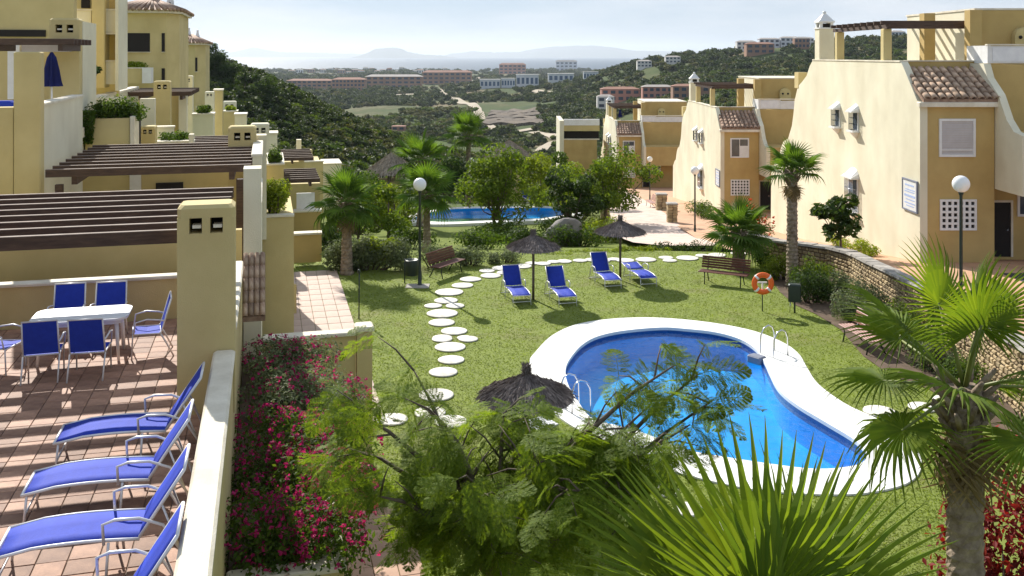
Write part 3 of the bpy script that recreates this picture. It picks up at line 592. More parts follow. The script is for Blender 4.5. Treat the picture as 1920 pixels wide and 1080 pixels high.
def chimney_pot(parent, x, y, z0, h, w=.72):
    c = empty('chimney', (x, y, z0), parent=parent)
    MB().bbox(-w / 2, w / 2, -w / 2, w / 2, 0, h - .75, .02).build('shaft', M['cream'], c)
    cap = MB(); t = h - .75
    for sx in (-1, 1):
        for sy in (-1, 1): cap.box(sx * w * .36 - .07, sx * w * .36 + .07, sy * w * .36 - .07, sy * w * .36 + .07, t, t + .24)
    cap.box(-w * .56, w * .56, -w * .56, w * .56, t - .07, t - .001)
    cap.bbox(-w * .54, w * .54, -w * .54, w * .54, t + .24, t + .34, .02)
    cap.add([(-w * .48, -w * .48, t + .341), (w * .48, -w * .48, t + .341), (w * .48, w * .48, t + .341), (-w * .48, w * .48, t + .341), (-.07, -.07, t + .7), (.07, -.07, t + .7), (.07, .07, t + .7), (-.07, .07, t + .7)], [(0, 1, 5, 4), (1, 2, 6, 5), (2, 3, 7, 6), (3, 0, 4, 7), (4, 5, 6, 7)])
    cap.sphere((0, 0, t + .75), .1, 8, 6); cap.build('cap', M['white'], c)
    MB().box(-w * .33, w * .33, -w * .33, w * .33, t - .02, t + .2).build('flue', M['dark'], c)
def reja(parent, y, z0, z1, w):
    """caged window standing proud of the white side wall (wall plane x = 0, outwards -x)"""
    o = empty('window', (-.0, y, z0), parent=parent); h = z1 - z0; d = .24
    MB().box(-.03, -.002, -w / 2, w / 2, 0, h).build('pane', M['glass'], o)
    fr = MB()
    for a, b_ in ((-w / 2 - .07, -w / 2), (w / 2, w / 2 + .07)): fr.box(-.05, -.003, a, b_, -.02, h)
    fr.build('frame', M['white'], o)
    bars = MB(); k = max(4, int(w / .11))
    for i in range(k + 1): q = -w / 2 + w * i / k; bars.tube([(-d, q, 0), (-d, q, h)], .014, 4)
    for i in range(4): zz = h * i / 3; bars.tube([(-.01, -w / 2, zz), (-d, -w / 2, zz), (-d, w / 2, zz), (-.01, w / 2, zz)], .012, 4)
    bars.build('grille', M['steel'] if w > .8 else M['green_metal'], o)
    hood = MB(); n = 7; W = w / 2 + .16; vs = []
    for i in range(n + 1):
        a = math.pi * i / n; vs.append((-.004, W * math.cos(a), h + .03 + .34 * math.sin(a) * (W / .42) ** .5)); vs.append((-d - .12, W * math.cos(a) * .92, h + .02 + .05 * math.sin(a)))
    hood.add(vs, [(2 * i, 2 * i + 1, 2 * i + 3, 2 * i + 2) for i in range(n)] + [tuple(range(1, 2 * n + 2, 2))]); hood.box(-d - .13, -.004, -W, W, h - .02, h + .018)
    hood.build('hood', M['white'], o)
    sl = MB(); sl.box(-d - .08, -.004, -W, W, -.1, -.03); sl.add([(-.004, -W * .8, -.1), (-d, -W * .6, -.101), (-d, W * .6, -.101), (-.004, W * .8, -.1), (-.004, 0, -.42)], [(0, 1, 2, 3), (1, 0, 4), (2, 1, 4), (3, 2, 4)]); sl.build('sill', M['white'], o)
def lattice(parent, x, z, nx, nz, s=.215, y=0):
    o = empty('lattice', (x, y, z), parent=parent); W, Hh = nx * s, nz * s
    MB().box(0, W, -.012, -.004, 0, Hh).build('backing', M['dark'], o); g = MB(); t = .085
    for i in range(nx + 1): g.box(i * s - t / 2, i * s + t / 2, -.07, -.013, -t / 2, Hh + t / 2)
    for k in range(nz + 1):
        for i in range(nx): g.box(i * s + t / 2, (i + 1) * s - t / 2, -.07, -.013, k * s - t / 2, k * s + t / 2)
    g.build('grid', M['white'], o)
def framed_window(parent, x0, x1, z0, z1, y, kind):
    o = empty('window', ((x0 + x1) / 2, y, z0), parent=parent); w = (x1 - x0) / 2; h = z1 - z0; fr = MB(); t = .09
    fr.box(-w - t, w + t, -.07, -.003, -t, 0); fr.box(-w - t, w + t, -.07, -.003, h, h + t); fr.box(-w - t, -w, -.07, -.003, 0, h); fr.box(w, w + t, -.07, -.003, 0, h); fr.build('frame', M['white'], o)
    if kind == 'shutter':
        sh = MB(); n = 14
        for i in range(n): sh.box(-w, w, -.035 + .006 * (i % 2), -.004, h * i / n, h * (i + 1) / n - .006)
        sh.build('shutter', M['shutter'], o); MB().box(-.0 - w, w, -.05, -.036, h * .12, h * .125 + .03).build('rail', M['white'], o)
    else:
        MB().box(-w, -.02, -.03, -.004, 0, h).build('pane', M['glass'], o); MB().box(.02, w, -.035, -.004, 0, h * .62).build('curtain', M['white'], o); MB().box(.02, w, -.03, -.004, h * .62, h).build('pane', M['glass'], o); MB().box(-.02, .02, -.045, -.004, 0, h).build('mullion', M['white'], o)
def stepped_house(X0, Y0, zb, label, single, sign=False, win='shutter'):
    o = empty('stepped_house', (X0, Y0, zb), 0, label, 'house', 'stepped houses along the right side')
    prof = [(0, -4), (20.6, -4.5), (20.4, 1.0), (19.6, 1.5), (18.9, 1.75), (18.4, 2.5), (17.9, 2.9), (17.0, 3.15), (16.3, 3.9), (16.0, 4.6), (15.8, 5.3), (15.2, 6.1), (14.5, 6.35), (13.7, 6.7), (13.2, 7.2), (12.7, 7.5), (1.75, 7.5), (1.5, 7.3), (.25, 6.05), (0, 5.95)]
    w = MB(); w.prism([(y, z) for y, z in prof], 0, .28, YZ); w.build('side_wall', M['cream'], o)
    MB().box(-.03, .30, 1.8, 12.7, 7.502, 7.56).build('side_wall_cap', M['cap'], o)
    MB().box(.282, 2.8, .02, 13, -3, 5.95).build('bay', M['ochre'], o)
    MB().bbox(-.10, 2.95, -.22, .1, 5.84, 6.02, .03).build('eave', M['cap'], o)
    shed_roof(o, .06, 2.95, -.18, 6.12, 1.85, 7.22, single)
    MB().box(.282, 4.2, 2.0, 2.22, 5.955, 7.52).build('terrace_wall', M['ochre'], o)
    MB().box(.31, 3.72, 1.96, 2.26, 7.522, 7.57).build('terrace_wall_cap', M['cap'], o)
    MB().box(.283, 8.6, 2.222, 13, 5.96, 6.45).build('terrace_floor', M['cap'], o)
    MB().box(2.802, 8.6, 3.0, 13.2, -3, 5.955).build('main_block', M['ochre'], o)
    framed_window(o, .80, 1.98, 4.05, 5.30, .02, win)
    lattice(o, .78, 1.25, 6, 5, y=.02)
    # right-hand volume overhanging the doorway
    up = MB(); up.prism([(-1.9, 2.75), (2.9, 2.75), (2.9, 7.45), (.9, 7.45), (.6, 6.9), (-.2, 6.3), (-.8, 5.4), (-1.3, 5.0), (-1.9, 4.9)], 2.83, 3.1, YZ); up.build('flank_wall', M['cream'], o)
    MB().box(3.102, 8.6, -1.88, 2.9, 2.76, 4.88).build('upper_block', M['ochre'], o); MB().box(3.102, 8.6, .9, 2.9, 4.885, 7.40).build('upper_block_back', M['ochre'], o)
    MB().box(2.83, 8.6, 1.0, 2.95, -3, 2.745).build('entrance_wall', M['ochre'], o)
    d = empty('door', (3.06, 1.0, 0), parent=o); MB().box(.08, .86, -.012, -.003, 0, 2.1).build('leaf', M['dark'], d); f_ = MB(); f_.box(0, .08, -.05, -.003, 0, 2.18); f_.box(.86, .94, -.05, -.003, 0, 2.18); f_.box(.08, .86, -.05, -.003, 2.1, 2.18); f_.build('frame', M['cap'], d); MB().box(.70, .76, -.05, -.013, 1.0, 1.06).build('handle', M['steel'], d)
    framed_window(o, 4.25, 5.1, 1.65, 2.4, 1.0, 'pane')
    # white balustrade panels on the roof terrace
    bal = MB(); bal.box(3.12, 4.65, .95, 1.05, 7.46, 8.12); bal.box(3.0, 3.12, .93, 2.6, 7.46, 8.14); bal.box(4.65, 8.6, .93, 1.06, 7.46, 8.05); bal.build('balustrade', M['white'], o); MB().box(2.98, 8.6, .90, 1.09, 8.145, 8.20).build('balustrade_rail', M['cap'], o)
    MB().box(3.2, 4.5, .92, .948, 7.52, 8.06).build('balustrade_panel', M['plastic'], o)
    # tower
    MB().box(3.72, 8.6, 3.4, 10.1, 6.46, 9.62).build('tower_wall', M['cream'], o); MB().box(3.68, 8.64, 3.36, 10.14, 9.622, 9.70).build('tower_cap', M['cap'], o)
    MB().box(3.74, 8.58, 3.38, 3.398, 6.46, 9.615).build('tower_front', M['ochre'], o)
    v = MB(); pts = [(5.2 + .42 - .42 * math.cos(math.pi * i / 8), 8.55 + .36 * math.sin(math.pi * i / 8)) for i in range(9)]; pts = [(5.2, 8.0)] + pts + [(6.04, 8.0)]
    v.prism([(x, z) for x, z in pts][::-1], 0, .28, Matrix(((1, 0, 0, 0), (0, 0, -1, 3.37), (0, 1, 0, 0), (0, 0, 0, 1)))); v.build('vent_hood', M['yellow'], o)
    vh = MB()
    for q in (5.42, 5.82): vh.tube([(q, 3.08, 8.5), (q, 3.06, 8.5)], .075, 10)
    vh.build('vent_holes', M['dark'], o)
    for x, y in ((2.9, 6.0), (3.45, 3.0)): MB().box(x - .24, x + .24, y - .24, y + .24, 6.455, 9.60).build('pier', M['ochre'], o)
    # pergola on the roof terrace
    pg = empty('pergola', (0, 0, 0), parent=o)
    for y in (3.7, 9.3): MB().bbox(.02, .36, y - .17, y + .17, 7.56, 8.86, .02).build('column', M['yellow'], pg)
    MB().box(.08, .26, 3.3, 9.9, 8.862, 9.02).build('beam', M['timber'], pg); MB().box(.30, 3.70, 3.45, 3.62, 8.862, 9.04).build('beam', M['timber'], pg)
    for i in range(9): yy = 3.5 + i * .76; MB().box(-.12, 3.70, yy - .05, yy + .05, 9.045, 9.19).build('slat', M['timber'], pg)
    chimney_pot(o, .40, 12.1, 7.0, 2.9, .74)
    for y in (6.6, 8.95): reja(o, y, 4.45, 5.25, .5)
    reja(o, 6.9, .85, 2.3, 1.0)
    MB().box(-.02, .5, 15.05, 15.75, 6.0, 6.85).build('corner_pier', M['yellow'], o)
    if sign:
        s = empty('sign', (-.0, .82, 1.85), parent=o); MB().box(-.05, -.004, -.62, .62, 0, 1.1).build('board', M['white'], s); fr = MB()
        fr.box(-.07, -.003, -.68, -.622, -.06, 1.16); fr.box(-.07, -.003, .622, .68, -.06, 1.16); fr.box(-.07, -.003, -.62, .62, 1.102, 1.16); fr.box(-.07, -.003, -.62, .62, -.06, -.002); fr.build('frame', M['slate'], s)
        tx = MB()
        for z, a, b_, t in ((.90, -.40, .42, .06), (.74, -.48, .40, .04), (.66, -.45, .46, .04), (.48, -.5, .48, .085), (.36, -.46, .35, .04), (.22, -.50, .46, .05), (.12, -.42, .3, .04)): tx.box(-.056, -.051, a, b_, z, z + t)
        tx.build('lettering', M['sign_blue'], s, label='faint blue lines of illegible lettering')
    return o
M['slate'] = mat('slate_frame', (.22, .24, .30), .6); M['sign_blue'] = mat('sign_blue', (.42, .52, .78), .6)
stepped_house(15.3, 35.6, .62, 'nearest cream stepped house with caged windows, tiled bay roof and roof pergola', True, True)
stepped_house(15.2, 69.2, -3.05, 'second cream stepped house, beyond the tall palm, with open window over its lattice', False, True, 'pane')
stepped_house(11.9, 108, -6.75, 'smallest and farthest cream stepped house behind the umbrella-shaped tree', False, False, 'pane')
# block at the far end of the row
o = empty('end_house', (5.9, 117, -9), 0, 'cream end house with white roof parapet and dark roof recess at the row end', 'house')
MB().box(0, 4.6, .3, 9, 0, 6.9).build('wall', M['ochre'], o); MB().box(-.02, .5, 0, 9.1, 0, 9.3).build('side_pier', M['cream'], o); MB().box(.502, 4.9, .2, .6, 8.0, 8.7).build('roof_band', M['yellow'], o); MB().box(.502, 4.9, .15, .6, 8.702, 9.45).build('parapet', M['white'], o)
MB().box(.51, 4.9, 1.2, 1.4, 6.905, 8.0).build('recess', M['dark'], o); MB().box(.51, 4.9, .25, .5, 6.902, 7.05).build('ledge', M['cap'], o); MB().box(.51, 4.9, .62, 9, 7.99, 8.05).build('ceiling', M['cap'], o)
# stone gate piers, bench and bollard along the sloping path
for x, y, h, w, lb in ((10.45, 62, 1.3, .62, 'stone pier on the right edge of the pale path, nearer of two'), (11.25, 71.5, 1.3, .75, 'stone pier on the right edge of the pale path, farther one'), (6.3, 64.5, 1.15, .55, 'stone pier on the left edge of the pale path')):
    q = empty('stone_pier', (x, y, zr(y) - .02), 0, lb, 'pier', 'stone piers along the paved path'); s = MB(); core = MB().box(-w / 2 + .03, w / 2 - .03, -w / 2 + .03, w / 2 - .03, -.6, h - .1)
    core.build('core', M['soil'], q); z = 0
    while z < h - .15:
        hh = random.uniform(.14, .2)
        for sx in range(2):
            for sy in range(2): k = random.uniform(-.015, .02); s.bbox(-w / 2 - k if sx == 0 else .01, -.01 if sx == 0 else w / 2 + k, -w / 2 - k if sy == 0 else .01, -.01 if sy == 0 else w / 2 + k, z, min(z + hh - .012, h - .1), .03)
        z += hh
    s.build('stonework', M['stone'], q)['kind'] = 'stuff'; MB().bbox(-w / 2 - .05, w / 2 + .05, -w / 2 - .05, w / 2 + .05, h - .098, h, .03).build('cap', M['stone_cap'], q)
# ------------------------------------------------------------------ terraced villas on the left (turned by A)
class Villa:
    def __init__(s, u, v, z, label, name='terraced_villa', cat='villa', group='terraced villas on the left'):
        s.o = empty(name, U(u, v, z), A, label, cat, group); s.u, s.v, s.z = u, v, z
    def box(s, name, v0, v1, u0, u1, z0, z1, m, b=0, parent=None):
        mb = MB(); a = (v0 - s.v, v1 - s.v, u0 - s.u, u1 - s.u, z0 - s.z, z1 - s.z)
        (mb.bbox(*a, b) if b else mb.box(*a)); return mb.build(name, m, parent or s.o)
    def px(s, name, px0, px1, pyt, pyb, u, du, m, b=0, parent=None, cap=None):
        v0, _ = UVZ(px0, 0, u); v1, _ = UVZ(px1, 0, u); c = (px0 + px1) / 2; zt = UVZ(c, pyt, u)[1]; zb = UVZ(c, pyb, u)[1]
        o = s.box(name, v0, v1, u, u + du, zb, zt, m, b, parent)
        if cap: s.box(name + '_cap', v0 - .04, v1 + .04, u - .04, u + du + .04, zt + .002, zt + .07, cap)
        return o
    def chimney(s, v0, v1, u0, u1, z0, zt, m=None):
        """stuccoed chimney with two square smoke holes under a rounded top"""
        m = m or M['yellow']; c = empty('chimney', ((v0 + v1) / 2 - s.v, (u0 + u1) / 2 - s.u, z0 - s.z), parent=s.o); w, d, h = (v1 - v0) / 2, (u1 - u0) / 2, zt - z0; k = (v1 - v0) / .78
        hz0, hz1 = h - .40 * k, h - .18 * k; g = .055 * k; hw = .15 * k; b = MB(); b.box(-w, w, -d, d, 0, hz0); b.bbox(-w, w, -d, d, hz1, h, .05 * k)
        e = w - g / 2 - hw - .055 * k
        for x0, x1 in ((-w, -g - hw * 1.15), (-g, g), (g + hw * 1.15, w)): b.box(x0, x1, -d, d, hz0 + .0005, hz1 - .0005)
        b.build('shaft', m, c); MB().box(-w + .02, w - .02, d - .14, d - .1, hz0 + .001, hz1 - .001).build('back', M['dark'], c)
        f = MB()
        for x in (-1, 1): xc = x * (g + hw * .575); f.box(xc - hw * .3, xc + hw * .5, -d + .03, -d + .22, hz0 + .07 * k, hz0 + .115 * k)
        f.build('damper', M['cap'], c); return c
    def pergola(s, v0, v1, u0, u1, z, n, sl=.19, th=.07, over=.15):
        p = empty('pergola', ((v0 + v1) / 2 - s.v, u0 - s.u, z - s.z), parent=s.o); w = (v1 - v0) / 2
        for x in (-w + .5, w - .35): MB().box(x - .06, x + .06, 0, u1 - u0, -.18, -.002).build('beam', M['timber'], p)
        for i in range(n):
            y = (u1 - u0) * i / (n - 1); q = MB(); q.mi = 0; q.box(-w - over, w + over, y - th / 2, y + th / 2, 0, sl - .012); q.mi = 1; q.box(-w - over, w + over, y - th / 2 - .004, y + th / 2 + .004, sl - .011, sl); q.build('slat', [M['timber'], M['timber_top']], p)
        return p
FZ = 3.3
va = Villa(14, -4, 0, 'nearest villa with tiled terrace, timber pergola and vented chimney pillar')
va.box('block', -9.5, -.46, 4.5, 19.6, -.2, FZ - .02, M['yellow'])
# terrace floor tiles
fl = empty('floor', (0, 0, FZ - va.z), parent=va.o); va.box('screed', -9.4, -.72, 4.6, 19.4, FZ - .018, FZ - .006, M['grout'], parent=fl).location.z -= FZ
ts = .30; tl = []
for i in range(int(8.6 / ts)):
    for j in range(int(14.4 / ts)):
        v0 = -.74 - (i + 1) * ts; u0 = 19.38 - (j + 1) * ts; c = U(u0 + ts / 2, v0 + ts / 2, FZ); px = 960 + c.x / c.y * F; py = HY + (H - FZ) / c.y * F
        if px > -700 and py < 1500: tl.append((not (px > -40 and py < 1110), c.y, u0, v0))
tl.sort(); tmesh = MB().bbox(.006, ts - .006, .006, ts - .006, 0, .016, .004).mesh(M['tile']); rest = MB()
for k, (_, y, u0, v0) in enumerate(tl):
    z = -.008 + random.uniform(0, .003)
    if k < 290: link('tile', tmesh, fl, (v0 - va.v, u0 - va.u, z), (random.uniform(-.004, .004), random.uniform(-.004, .004), 0))
    else: rest.bbox(v0 - va.v + .006, v0 - va.v + ts - .006, u0 - va.u + .006, u0 - va.u + ts - .006, z, z + .016, .004)
rest.build('far_tiles', M['tilex'], fl)['kind'] = 'stuff'
# parapet, chimney pillar, back wall, pergola
va.box('parapet', -.70, -.46, 5, 14.1, FZ - .015, 4.14, M['yellow']); va.box('parapet_cap', -.73, -.43, 5, 14.1, 4.142, 4.21, M['cap'], .03)
va.box('parapet_end', -.70, -.46, 14.72, 19.4, FZ - .015, 4.3, M['yellow']); va.box('parapet_end_cap', -.73, -.43, 14.72, 19.4, 4.302, 4.36, M['cap'], .03)
va.chimney(-1.22, -.44, 14.12, 14.70, FZ - .01, 6.27)
va.box('back_wall', -9.4, -.74, 19.42, 19.62, FZ - .015, 4.08, M['yellow']); va.box('back_wall_cap', -9.4, -.76, 19.38, 19.66, 4.082, 4.14, M['cap'], .02)
va.pergola(-7.4, -.72, 14.85, 19.3, 5.62, 8, .2, .07, .1)
va.box('end_pillar', -.44, -.10, 19.45, 20.0, -.1, 6.15, M['cream']); va.box('house_wall', -9.5, -7.6, 8, 19.4, FZ, 7.5, M['yellow'])
for u in (15.0, 19.1): va.box('pergola_post', -6.9, -6.75, u, u + .15, FZ, 5.44, M['timber'])
# little tiled canopy on the outer wall beyond the pillar
cn = empty('canopy', (-.42 - va.v, 17.6 - va.u, 4.05), parent=va.o)
for r_ in range(5):
    for i in range(4): link('tile', TILE, cn, (.05 + i * .10, .0 + r_ * .16, -.42 + r_ * .19 + .1), (math.atan2(.19, .16), 0, 0), (.38, .6, .38))
MB().add([(0, 0, -.42), (.4, 0, -.42), (.4, .8, .53), (0, .8, .53), (0, 0, -.34), (.4, 0, -.34), (.4, .8, .61), (0, .8, .61)], [(4, 5, 6, 7), (0, 1, 5, 4), (1, 2, 6, 5), (2, 3, 7, 6), (3, 0, 4, 7), (0, 3, 2, 1)]).build('bed', M['roofx'], cn)
# flower planter below the terrace and the garden wall behind it
pl = Villa(15, .2, 0, 'long yellow planter box below the terrace filled with magenta flowers', 'planter', 'planter', None)
pl.box('front', -.44, .86, 11.0, 11.2, -.1, 2.5, M['yellow']); pl.box('side', .66, .86, 11.202, 19.3, -.1, 2.5, M['yellow']); pl.box('soil', -.44, .655, 11.202, 19.3, 1.6, 2.36, M['soil']); pl.box('front_cap', -.44, .89, 10.97, 11.23, 2.502, 2.56, M['cap'], .02); pl.box('side_cap', .63, .89, 11.232, 19.3, 2.502, 2.56, M['cap'], .02)
gw = Villa(19.5, 1, 0, 'yellow garden wall with pale capping and end pier behind the flowers', 'garden_wall', 'wall', None)
gw.box('wall', -.08, 1.75, 19.42, 19.66, -.1, 2.72, M['yellow']); gw.box('capping', -.08, 1.76, 19.38, 19.70, 2.722, 2.79, M['cap'], .02); gw.box('end_pier', 1.77, 2.08, 19.36, 19.74, -.1, 2.80, M['yellow']); gw.box('pier_cap', 1.74, 2.12, 19.32, 19.78, 2.802, 2.89, M['cap'], .03)
# tiled garden walk along the planter
wk = empty('garden_walk', U(14, 1.6, 0), A, kind='structure'); wm = MB().bbox(.006, .394, .006, .394, 0, .03, .006).mesh(M['walk'])
for i in range(4):
    for j in range(24): link('tile', wm, wk, (-.72 + i * .4, -6 + j * .4, .004), (0, 0, 0))
# second villa
vb = Villa(26, -3, 0, 'second villa, with dark slatted pergola and stubby chimney above the first pergola')
vb.box('block', -9.5, -.6, 20.4, 31, -.2, 2.6, M['yellow'])
vb.box('low_wall', -9.5, -.5, 20.6, 20.8, 2.6, 4.75, M['yellow'])
vb.px('facade', 60, 474, 300, 470, 30.2, .3, M['yellow'])
vb.pergola(-4.75, -.45, 23.5, 29.5, 5.62, 9, .18, .08, .1)
vb.chimney(-1.05, -.28, 28.0, 28.6, 2.6, 6.37)
for v, u in ((-.62, 23.6), (-4.6, 23.6)): vb.box('pergola_post', v - .08, v + .08, u, u + .16, 2.6, 5.43, M['timber'])
vb.px('window', 82, 145, 335, 372, 30.1, .09, M['glass']); vb.px('window_frame', 78, 149, 330, 335, 30.05, .14, M['white']); vb.px('window_frame', 78, 82, 335.2, 372, 30.05, .14, M['white']); vb.px('window_frame', 145, 149, 335.2, 372, 30.05, .14, M['white']); vb.px('window_mullion', 112, 115, 335.2, 372, 30.06, .1, M['white'])
vb.px('door', 243, 264, 325, 400, 30.1, .09, M['white']); vb.px('dark_recess', 292, 343, 343, 358, 30.08, .11, M['dark']); vb.px('ledge', 290, 346, 358.5, 361, 29.9, .3, M['cap'])
# sloping white-capped divider and end wall
mb = MB(); pts = [(20.6, 4.9), (27.6, 4.9), (27.6, 6.0), (24.0, 5.75), (20.6, 4.95)]
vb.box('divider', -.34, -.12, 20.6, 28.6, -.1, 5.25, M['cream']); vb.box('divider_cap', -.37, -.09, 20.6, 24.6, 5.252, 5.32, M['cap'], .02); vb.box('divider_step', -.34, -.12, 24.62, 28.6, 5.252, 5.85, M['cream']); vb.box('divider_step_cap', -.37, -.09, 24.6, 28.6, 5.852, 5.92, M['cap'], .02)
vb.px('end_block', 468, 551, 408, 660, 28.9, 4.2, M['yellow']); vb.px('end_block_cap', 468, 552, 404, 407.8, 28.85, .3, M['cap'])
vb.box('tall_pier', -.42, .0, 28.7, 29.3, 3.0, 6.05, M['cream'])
# patio beside the second villa
pm = wm.copy(); pm.materials.clear(); pm.materials.append(M['paving'])
pt = empty('patio', U(32, 1.2, 0), A, kind='structure')
for i in range(5):
    for j in range(22):
        if j < 21: link('tile', pm, pt, (-.55 + i * .40, -10.2 + j * .75, .006), (0, 0, 0), (1, 1.85, 1))
vb.px('side_block', 551, 603, 441, 492, 38.5, .4, M['ochre']); vb.px('side_block_cap', 551, 604, 437, 440.6, 38.45, .5, M['cap']); vb.px('side_post', 549, 556, 535, 600, 31.5, .2, M['yellow'])
# third and farther villas stepping down towards the sea
vc = Villa(42, -2, -3, 'third villa along the lower row with narrow chimney and green roof planter')
k0 = UVZ(467, 262, 41)
vc.chimney(UVZ(467, 0, 41)[0], UVZ(495, 0, 41)[0], 41, 41.6, 0, UVZ(480, 262, 41)[1]); vc.px('block', 497, 532, 310, 420, 44, 5, M['yellow'], cap=M['cap']); vc.px('wall', 440, 500, 300, 420, 42, 1, M['yellow'])
p_ = [UVZ(505, 0, 46)[0], UVZ(596, 0, 46)[0], UVZ(550, 343, 46)[1]]
vc.pergola(p_[0], p_[1], 46, 50, p_[2], 6, .2, .08, .1); vc.px('rear_wall', 500, 600, 345, 440, 50.5, .4, M['yellow']); vc.px('white_panel', 556, 590, 362, 398, 45.6, .1, M['white']); vc.px('front_wall', 545, 602, 398, 445, 45, .6, M['ochre'], cap=M['cap'])
vd = Villa(60, -3, -4, 'fourth villa along the lower row with paired dark pergolas and low chimney')
p_ = [UVZ(532, 0, 58)[0], UVZ(585, 0, 58)[0], UVZ(560, 301, 58)[1]]; vd.pergola(p_[0], p_[1], 58, 63, p_[2], 6, .2, .1, .1)
vd.chimney(UVZ(560, 0, 63.4)[0], UVZ(586, 0, 63.4)[0], 63.4, 64, -3, UVZ(570, 281, 63.4)[1]); vd.px('block', 530, 600, 303, 420, 63.3, 3, M['yellow']); vd.px('post', 556, 565, 262, 285, 66, .5, M['cream']); vd.px('wall', 572, 606, 304, 400, 57.6, .3, M['yellow'], cap=M['cap']); vd.px('rear_block', 606, 640, 308, 400, 70, 3, M['cream'], cap=M['cap'])
# upper row
ve = Villa(26, -7, 0, 'upper villa at the left edge with tall yellow pillar and parasol terrace')
ve.px('pillar', 25, 76, 97, 420, 24.0, .4, M['yellow'], .03); ve.px('wide_base', -80, 24.5, 202, 420, 24.05, .4, M['yellow'])
vf0 = UVZ(72, 0, 24)[0]
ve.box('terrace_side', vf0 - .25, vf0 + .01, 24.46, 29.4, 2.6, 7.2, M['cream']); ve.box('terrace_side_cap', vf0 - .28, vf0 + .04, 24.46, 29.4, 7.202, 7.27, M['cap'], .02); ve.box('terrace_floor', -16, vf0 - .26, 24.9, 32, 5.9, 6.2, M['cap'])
ve.px('rear_wall', -40, 147, 84, 230, 31.5, .4, M['yellow']); ve.px('corner', 147.5, 155, 40, 300, 31.4, 2.4, M['cream']); ve.px('awning', 40, 128, 84, 97, 30.5, .6, M['shutter']); ve.px('pale_door', 14, 36, 84, 186, 31.3, .15, M['white'])
v0, v1 = UVZ(92, 0, 31)[0], UVZ(149, 0, 31)[0]; ve.chimney(v0, v1, 31, 31.7, 7.0, UVZ(120, 34, 31)[1])
v0, v1 = UVZ(-60, 0, 28.2)[0], UVZ(139, 0, 28.2)[0]; ve.pergola(v0, v1, 28.2, 30.8, UVZ(60, 83, 28.2)[1], 6, .16, .08, .0)
vg = Villa(39, -10, 0, 'tall upper villa with stacked recessed balconies at the top left')
vg.px('facade', -300, 138, -30, 300, 37, .6, M['yellow']); vg.px('pier', 172, 196, -45, 165, 39.5, 1.2, M['yellow'], .02); vg.px('balcony_back', 138, 221, -40, 200, 41.5, .5, M['yellow'])
for t_, b_ in ((116, 158), (20, 60)): vg.px('balcony_front', 139, 171, t_, b_, 39.7, .2, M['cream'], cap=M['cap']); vg.px('balcony_front', 197, 221, t_, b_, 39.8, .2, M['cream'], cap=M['cap'])
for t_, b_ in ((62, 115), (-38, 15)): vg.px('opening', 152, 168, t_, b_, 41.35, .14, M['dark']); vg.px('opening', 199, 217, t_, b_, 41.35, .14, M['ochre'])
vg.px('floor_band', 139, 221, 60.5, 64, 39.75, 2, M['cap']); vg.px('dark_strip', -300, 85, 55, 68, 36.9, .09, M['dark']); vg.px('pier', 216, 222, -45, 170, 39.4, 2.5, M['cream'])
# low wall with lit capping that runs away from the balconies, vine planter in front
vh = Villa(38, -6, 0, 'middle villa with vine-topped planter box and a long pale-capped terrace wall')
vh.box('terrace_wall', -6.2, -5.95, 35.6, 48.5, 2, 6.8, M['cream']); vh.box('terrace_wall_cap', -6.24, -5.91, 35.6, 48.5, 6.802, 6.9, M['cap'], .02); vh.px('cross_wall', 153, 236, 183, 300, 36, .3, M['cream'])
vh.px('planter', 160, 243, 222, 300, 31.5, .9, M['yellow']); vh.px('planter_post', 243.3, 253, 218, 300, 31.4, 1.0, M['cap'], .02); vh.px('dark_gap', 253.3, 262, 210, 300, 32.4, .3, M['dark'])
v0, v1 = UVZ(262, 0, 33)[0], UVZ(291, 0, 33)[0]; vh.chimney(v0, v1, 33, 33.6, 3, UVZ(276, 237, 33)[1]); vh.px('low_wall', 288, 362, 268, 300, 37, .5, M['yellow'], cap=M['cap']); vh.px('step_wall', 291, 325, 240, 300, 41, .4, M['cream'], cap=M['cap']); vh.px('post', 354, 363, 252, 290, 36.8, .4, M['cap'])
v0, v1 = UVZ(288, 0, 44)[0], UVZ(319, 0, 44)[0]; vh.chimney(v0, v1, 44, 44.7, 2, UVZ(303, 152, 44)[1]); p_ = [UVZ(240, 0, 45)[0], UVZ(355, 0, 45)[0], UVZ(300, 180, 45)[1]]; vh.pergola(p_[0], p_[1], 45, 50, p_[2], 7, .2, .1, .1)
vh.px('wall', 290, 336, 178, 300, 47, .4, M['yellow']); vh.px('pier', 335, 350, 172, 300, 46.6, .6, M['cream']); vh.px('gable', 262, 290, 185, 275, 40, .4, M['cream'])
p_ = [UVZ(360, 0, 38)[0], UVZ(470, 0, 38)[0], UVZ(420, 276, 38)[1]]; vh.pergola(p_[0], p_[1], 38, 41, p_[2], 5, .2, .1, .1)
